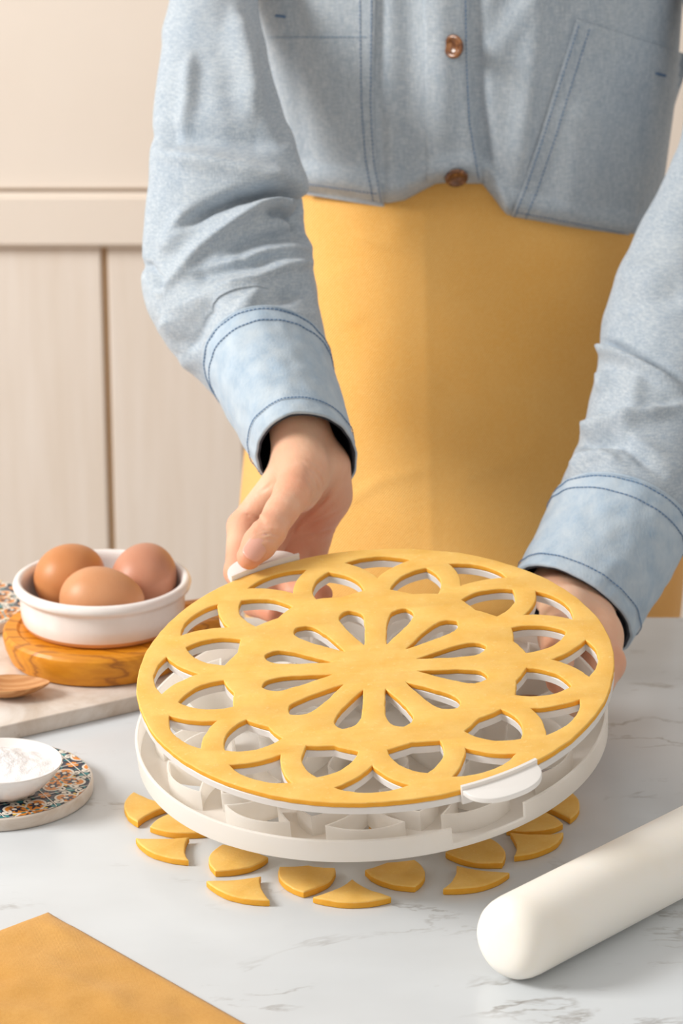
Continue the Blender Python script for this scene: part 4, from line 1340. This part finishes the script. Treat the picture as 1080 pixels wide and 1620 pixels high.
# her left hand (right in the photo), holding the cutter by its rim
u1 = P(905, 945, 1.762)
t1 = P(898, 972, 1.706); t2 = P(884, 1008, 1.648); t3 = P(880, 1046, 1.612); t4 = P(884, 1078, 1.574)
i1 = np.array([.1655, 1.662, .0640]); i2 = np.array([.1540, 1.628, .0505]); i3 = np.array([.132, 1.612, .0480]); i4 = np.array([.114, 1.602, .0480])
m1 = np.array([.160, 1.684, .0600]); m2 = np.array([.142, 1.652, .0480]); m3 = np.array([.119, 1.638, .0470]); m4 = np.array([.100, 1.630, .0470])
r1 = np.array([.150, 1.703, .0580]); r2 = np.array([.130, 1.674, .0490]); r3 = np.array([.107, 1.660, .0490]); r4 = np.array([.090, 1.652, .0490])
k1 = np.array([.137, 1.717, .0600]); k2 = np.array([.118, 1.694, .0540]); k3 = np.array([.101, 1.682, .0530]); k4 = np.array([.088, 1.676, .0530])
g2 = {'k': .013, 'palm': [
    (P(955, 840, 1.800), P(884, 931, 1.768), .021, .0165), (P(985, 850, 1.795), P(925, 955, 1.752), .022, .0170),
    (P(884, 931, 1.768), t1, .0165, .0150), (t1, t2, .0150, .0120), (P(925, 955, 1.752), P(945, 1005, 1.700), .017, .0135),
    (P(945, 1005, 1.700), i1, .0130, .0118), (P(930, 985, 1.720), m1, .0130, .0112), (P(918, 980, 1.735), r1, .0125, .0105), (P(905, 965, 1.750), k1, .0125, .0098)],
    'fingers': [[(t2, t3, .0120, .0098), (t3, t4, .0098, .0080)],
                [(i1, i2, .0116, .0090), (i2, i3, .0090, .0078), (i3, i4, .0078, .0066)],
                [(m1, m2, .0112, .0090), (m2, m3, .0090, .0078), (m3, m4, .0078, .0066)],
                [(r1, r2, .0105, .0086), (r2, r3, .0086, .0074), (r3, r4, .0074, .0062)],
                [(k1, k2, .0098, .0078), (k2, k3, .0078, .0066), (k3, k4, .0066, .0056)]]}
allp = np.array([p for pr in g2['palm'] for p in pr[:2]] + [p for fg in g2['fingers'] for pr in fg for p in pr[:2]])
Vh, Fh = build_hand(g2, allp.min(0) - .027, allp.max(0) + .027, .0014, .006)
bodyA.add(Vh, Fh, 0)
# the rest of the body, under the clothes and above the frame
def coarse_body():
    G, org = sdf_grid((-.20, 1.74, -.905), (.42, 2.30, .86), .009)
    X = PX0
    prims = [((X - .06, 2.140, .08), (X - .06, 2.145, .44), .074, .070), ((X + .06, 2.140, .08), (X + .06, 2.145, .44), .074, .070),
             ((X - .08, 2.140, .47), (X + .08, 2.140, .47), .040, .040), ((X, 2.13, .50), (X, 2.085, .60), .048, .045),
             ((X - .075, 2.12, .05), (X - .08, 2.115, -.40), .080, .052), ((X + .075, 2.12, .05), (X + .08, 2.115, -.40), .080, .052),
             ((X - .08, 2.115, -.40), (X - .08, 2.13, -.83), .052, .034), ((X + .08, 2.115, -.40), (X + .08, 2.13, -.83), .052, .034),
             ((X - .08, 2.13, -.86), (X - .085, 1.99, -.868), .036, .028), ((X + .08, 2.13, -.86), (X + .085, 1.99, -.868), .036, .028)]
    d = capsules_sdf(G, prims, .03)
    ids = [38, 70, 105, 145, 182, 215]
    cl = [l_sf[0][i] - l_sf[2][i] * .016 for i in ids] + [P(447, 580, 1.842)]; rr = [.014, .014, .012, .011, .012, .016, .018]
    arm = capsules_sdf(G, [(cl[i], cl[i + 1], rr[i], rr[i + 1]) for i in range(6)], .008); d = smin(d, arm, .01)
    cl = [r_sf[0][i] - r_sf[2][i] * .008 for i in ids] + [P(972, 842, 1.800)]; rr = [.016, .020, .022, .024, .024, .022, .020]
    arm = capsules_sdf(G, [(cl[i], cl[i + 1], rr[i], rr[i + 1]) for i in range(6)], .008); d = smin(d, arm, .01)
    hc = np.array([X, 2.045, .690])
    head = ell_d(G, hc, (.072, .090, .100)); head = smin(head, ell_d(G, hc + [0, -.035, -.065], (.045, .050, .050)), .04)
    head = smin(head, cone_d(G, hc + [0, -.088, .012], hc + [0, -.108, -.022], .009, .013), .012)
    for s in (-1, 1):
        head = smin(head, ell_d(G, hc + [s * .076, .010, -.010], (.010, .018, .030)), .008)
        head = -smin(-head, ell_d(G, hc + [s * .030, -.092, .010], (.015, .012, .010)), .010)
        head = smin(head, ell_d(G, hc + [s * .030, -.075, .008], (.013, .013, .011)), .004)
    head = smin(head, cone_d(G, hc + [-.018, -.083, -.058], hc + [.018, -.083, -.058], .007, .007), .006)
    d = smin(d, head, .02)
    V, F = surface_net(d, org, .009)
    V = relax(V, F, 2, .5); V[:, 2] = np.maximum(V[:, 2], FLOOR_Z + .002)
    return V, F
Vb, Fb = coarse_body()
bodyA.add(Vb, Fb, 0)
body = part('body', bodyA.V, bodyA.F, MAT['skin'], person)
tag(body, 'bare hands and wrists')
bv = np.array(bodyA.V); tone = np.zeros(len(bv))
for c, rad, k in [(T4, .014, .55), (T3, .011, .40), (T2, .010, .25), (I1, .016, .45), (I2, .022, .55), (I3, .018, .6), (I4, .018, .7), (M3, .018, .6), (M4, .018, .75), (M2, .02, .5), (R4, .02, .6), (P(500, 830, 1.775), .024, .55), (P(480, 860, 1.77), .020, .5), (t4, .018, .6), (t3, .014, .4), (i1, .016, .45), (i2, .016, .4), (P(440, 800, 1.735), .014, .4)]:
    tone = np.maximum(tone, k * np.exp(-(np.linalg.norm(bv - c, axis=1) / rad) ** 2))
att = body.data.attributes.new('tone', 'FLOAT', 'POINT'); att.data.foreach_set('value', tone.astype(np.float32))
G, org = sdf_grid((-.03, 1.92, .56), (.21, 2.22, .84), .007)
hc = np.array([PX0, 2.045, .690])
d = ell_d(G, hc + [0, .014, .012], (.083, .098, .105)); d = smin(d, ell_d(G, hc + [0, .115, .03], (.045, .04, .045)), .02)
cut = ell_d(G, hc + [0, -.095, -.045], (.070, .085, .095)); d = np.maximum(d, -cut)
V, F = surface_net(d, org, .007); part('hair', relax(V, F, 2), F, MAT['hair'], person)
def nail(c, t, n, hl, hw, rc, name='fingernail', parent=None):
    s = nrm(np.cross(t, n)); n = np.cross(s, t); pts = []
    NU, NV = 16, 14
    for i in range(NU + 1):
        u = -1 + 2 * i / NU
        wd = hw * (1 - max(0, -u) ** 3.2 * .55) * (1 - max(0, u) ** 5 * .35)
        for j in range(NV + 1):
            v = (-1 + 2 * j / NV); a = v * wd / rc
            pts.append(c + t * (u * hl + .0014 * (1 - v * v) * (1 if u > .0 else -1) * abs(u)) + s * (rc * math.sin(a)) + n * (rc * math.cos(a) - rc - .0009 * u * u))
    top = np.array(pts); bot = top - n * .0007; m = len(top); F = grid_faces(NU + 1, NV + 1)
    Fb_ = [tuple(m + k for k in f[::-1]) for f in F]
    idx = [i * (NV + 1) for i in range(NU + 1)] + [NU * (NV + 1) + j for j in range(1, NV + 1)] + [i * (NV + 1) + NV for i in range(NU - 1, -1, -1)] + [j for j in range(NV - 1, 0, -1)]
    sd = [(a, b, m + b, m + a) for a, b in zip(idx, idx[1:] + idx[:1])]
    o = part(name, np.concatenate([top, bot]), F + Fb_ + sd, MAT['nail'], parent); fix_normals(o); return o
nn_ = nrm(tnorm - .25 * tside)
nail(T3 + tdir * .0178 + tnorm * .0103, nrm(tdir - .09 * tnorm), tnorm, .0086, .0074, .0096, parent=body)
td2 = nrm(t4 - t3); n2 = np.array([0, -.25, 1.0]); n2 = nrm(n2 - td2 * (n2 @ td2))
nail(t4 - td2 * .001 + n2 * .0082, nrm(td2 - .10 * n2), n2, .0072, .0062, .0080, parent=body)

# trousers and shoes below the table
for sx in (-1, 1):
    Cs = [(PX0 + sx * .068, 2.122, .02, .085), (PX0 + sx * .08, 2.115, -.20, .082), (PX0 + sx * .08, 2.115, -.40, .072), (PX0 + sx * .08, 2.125, -.65, .062), (PX0 + sx * .08, 2.128, -.80, .058)]
    Vt = []
    for cx, cy, cz, rr in Cs:
        for j in range(32): Vt.append((cx + rr * math.cos(2 * PI * j / 32), cy + rr * math.sin(2 * PI * j / 32), cz))
    part('trouser_leg', Vt, grid_faces(len(Cs), 32, True), MAT['trouser'], person)
    G, org = sdf_grid((PX0 + sx * .083 - .07, 1.92, -.905), (PX0 + sx * .083 + .07, 2.21, -.78), .006)
    d = smin(cone_d(G, (PX0 + sx * .08, 2.135, -.86), (PX0 + sx * .086, 1.985, -.868), .044, .037), cone_d(G, (PX0 + sx * .08, 2.13, -.86), (PX0 + sx * .08, 2.13, -.82), .044, .044), .02)
    d = np.maximum(d, (FLOOR_Z + .001) - G[..., 2])
    V, F = surface_net(d, org, .006); part('shoe', V, F, MAT['shoe'], person)
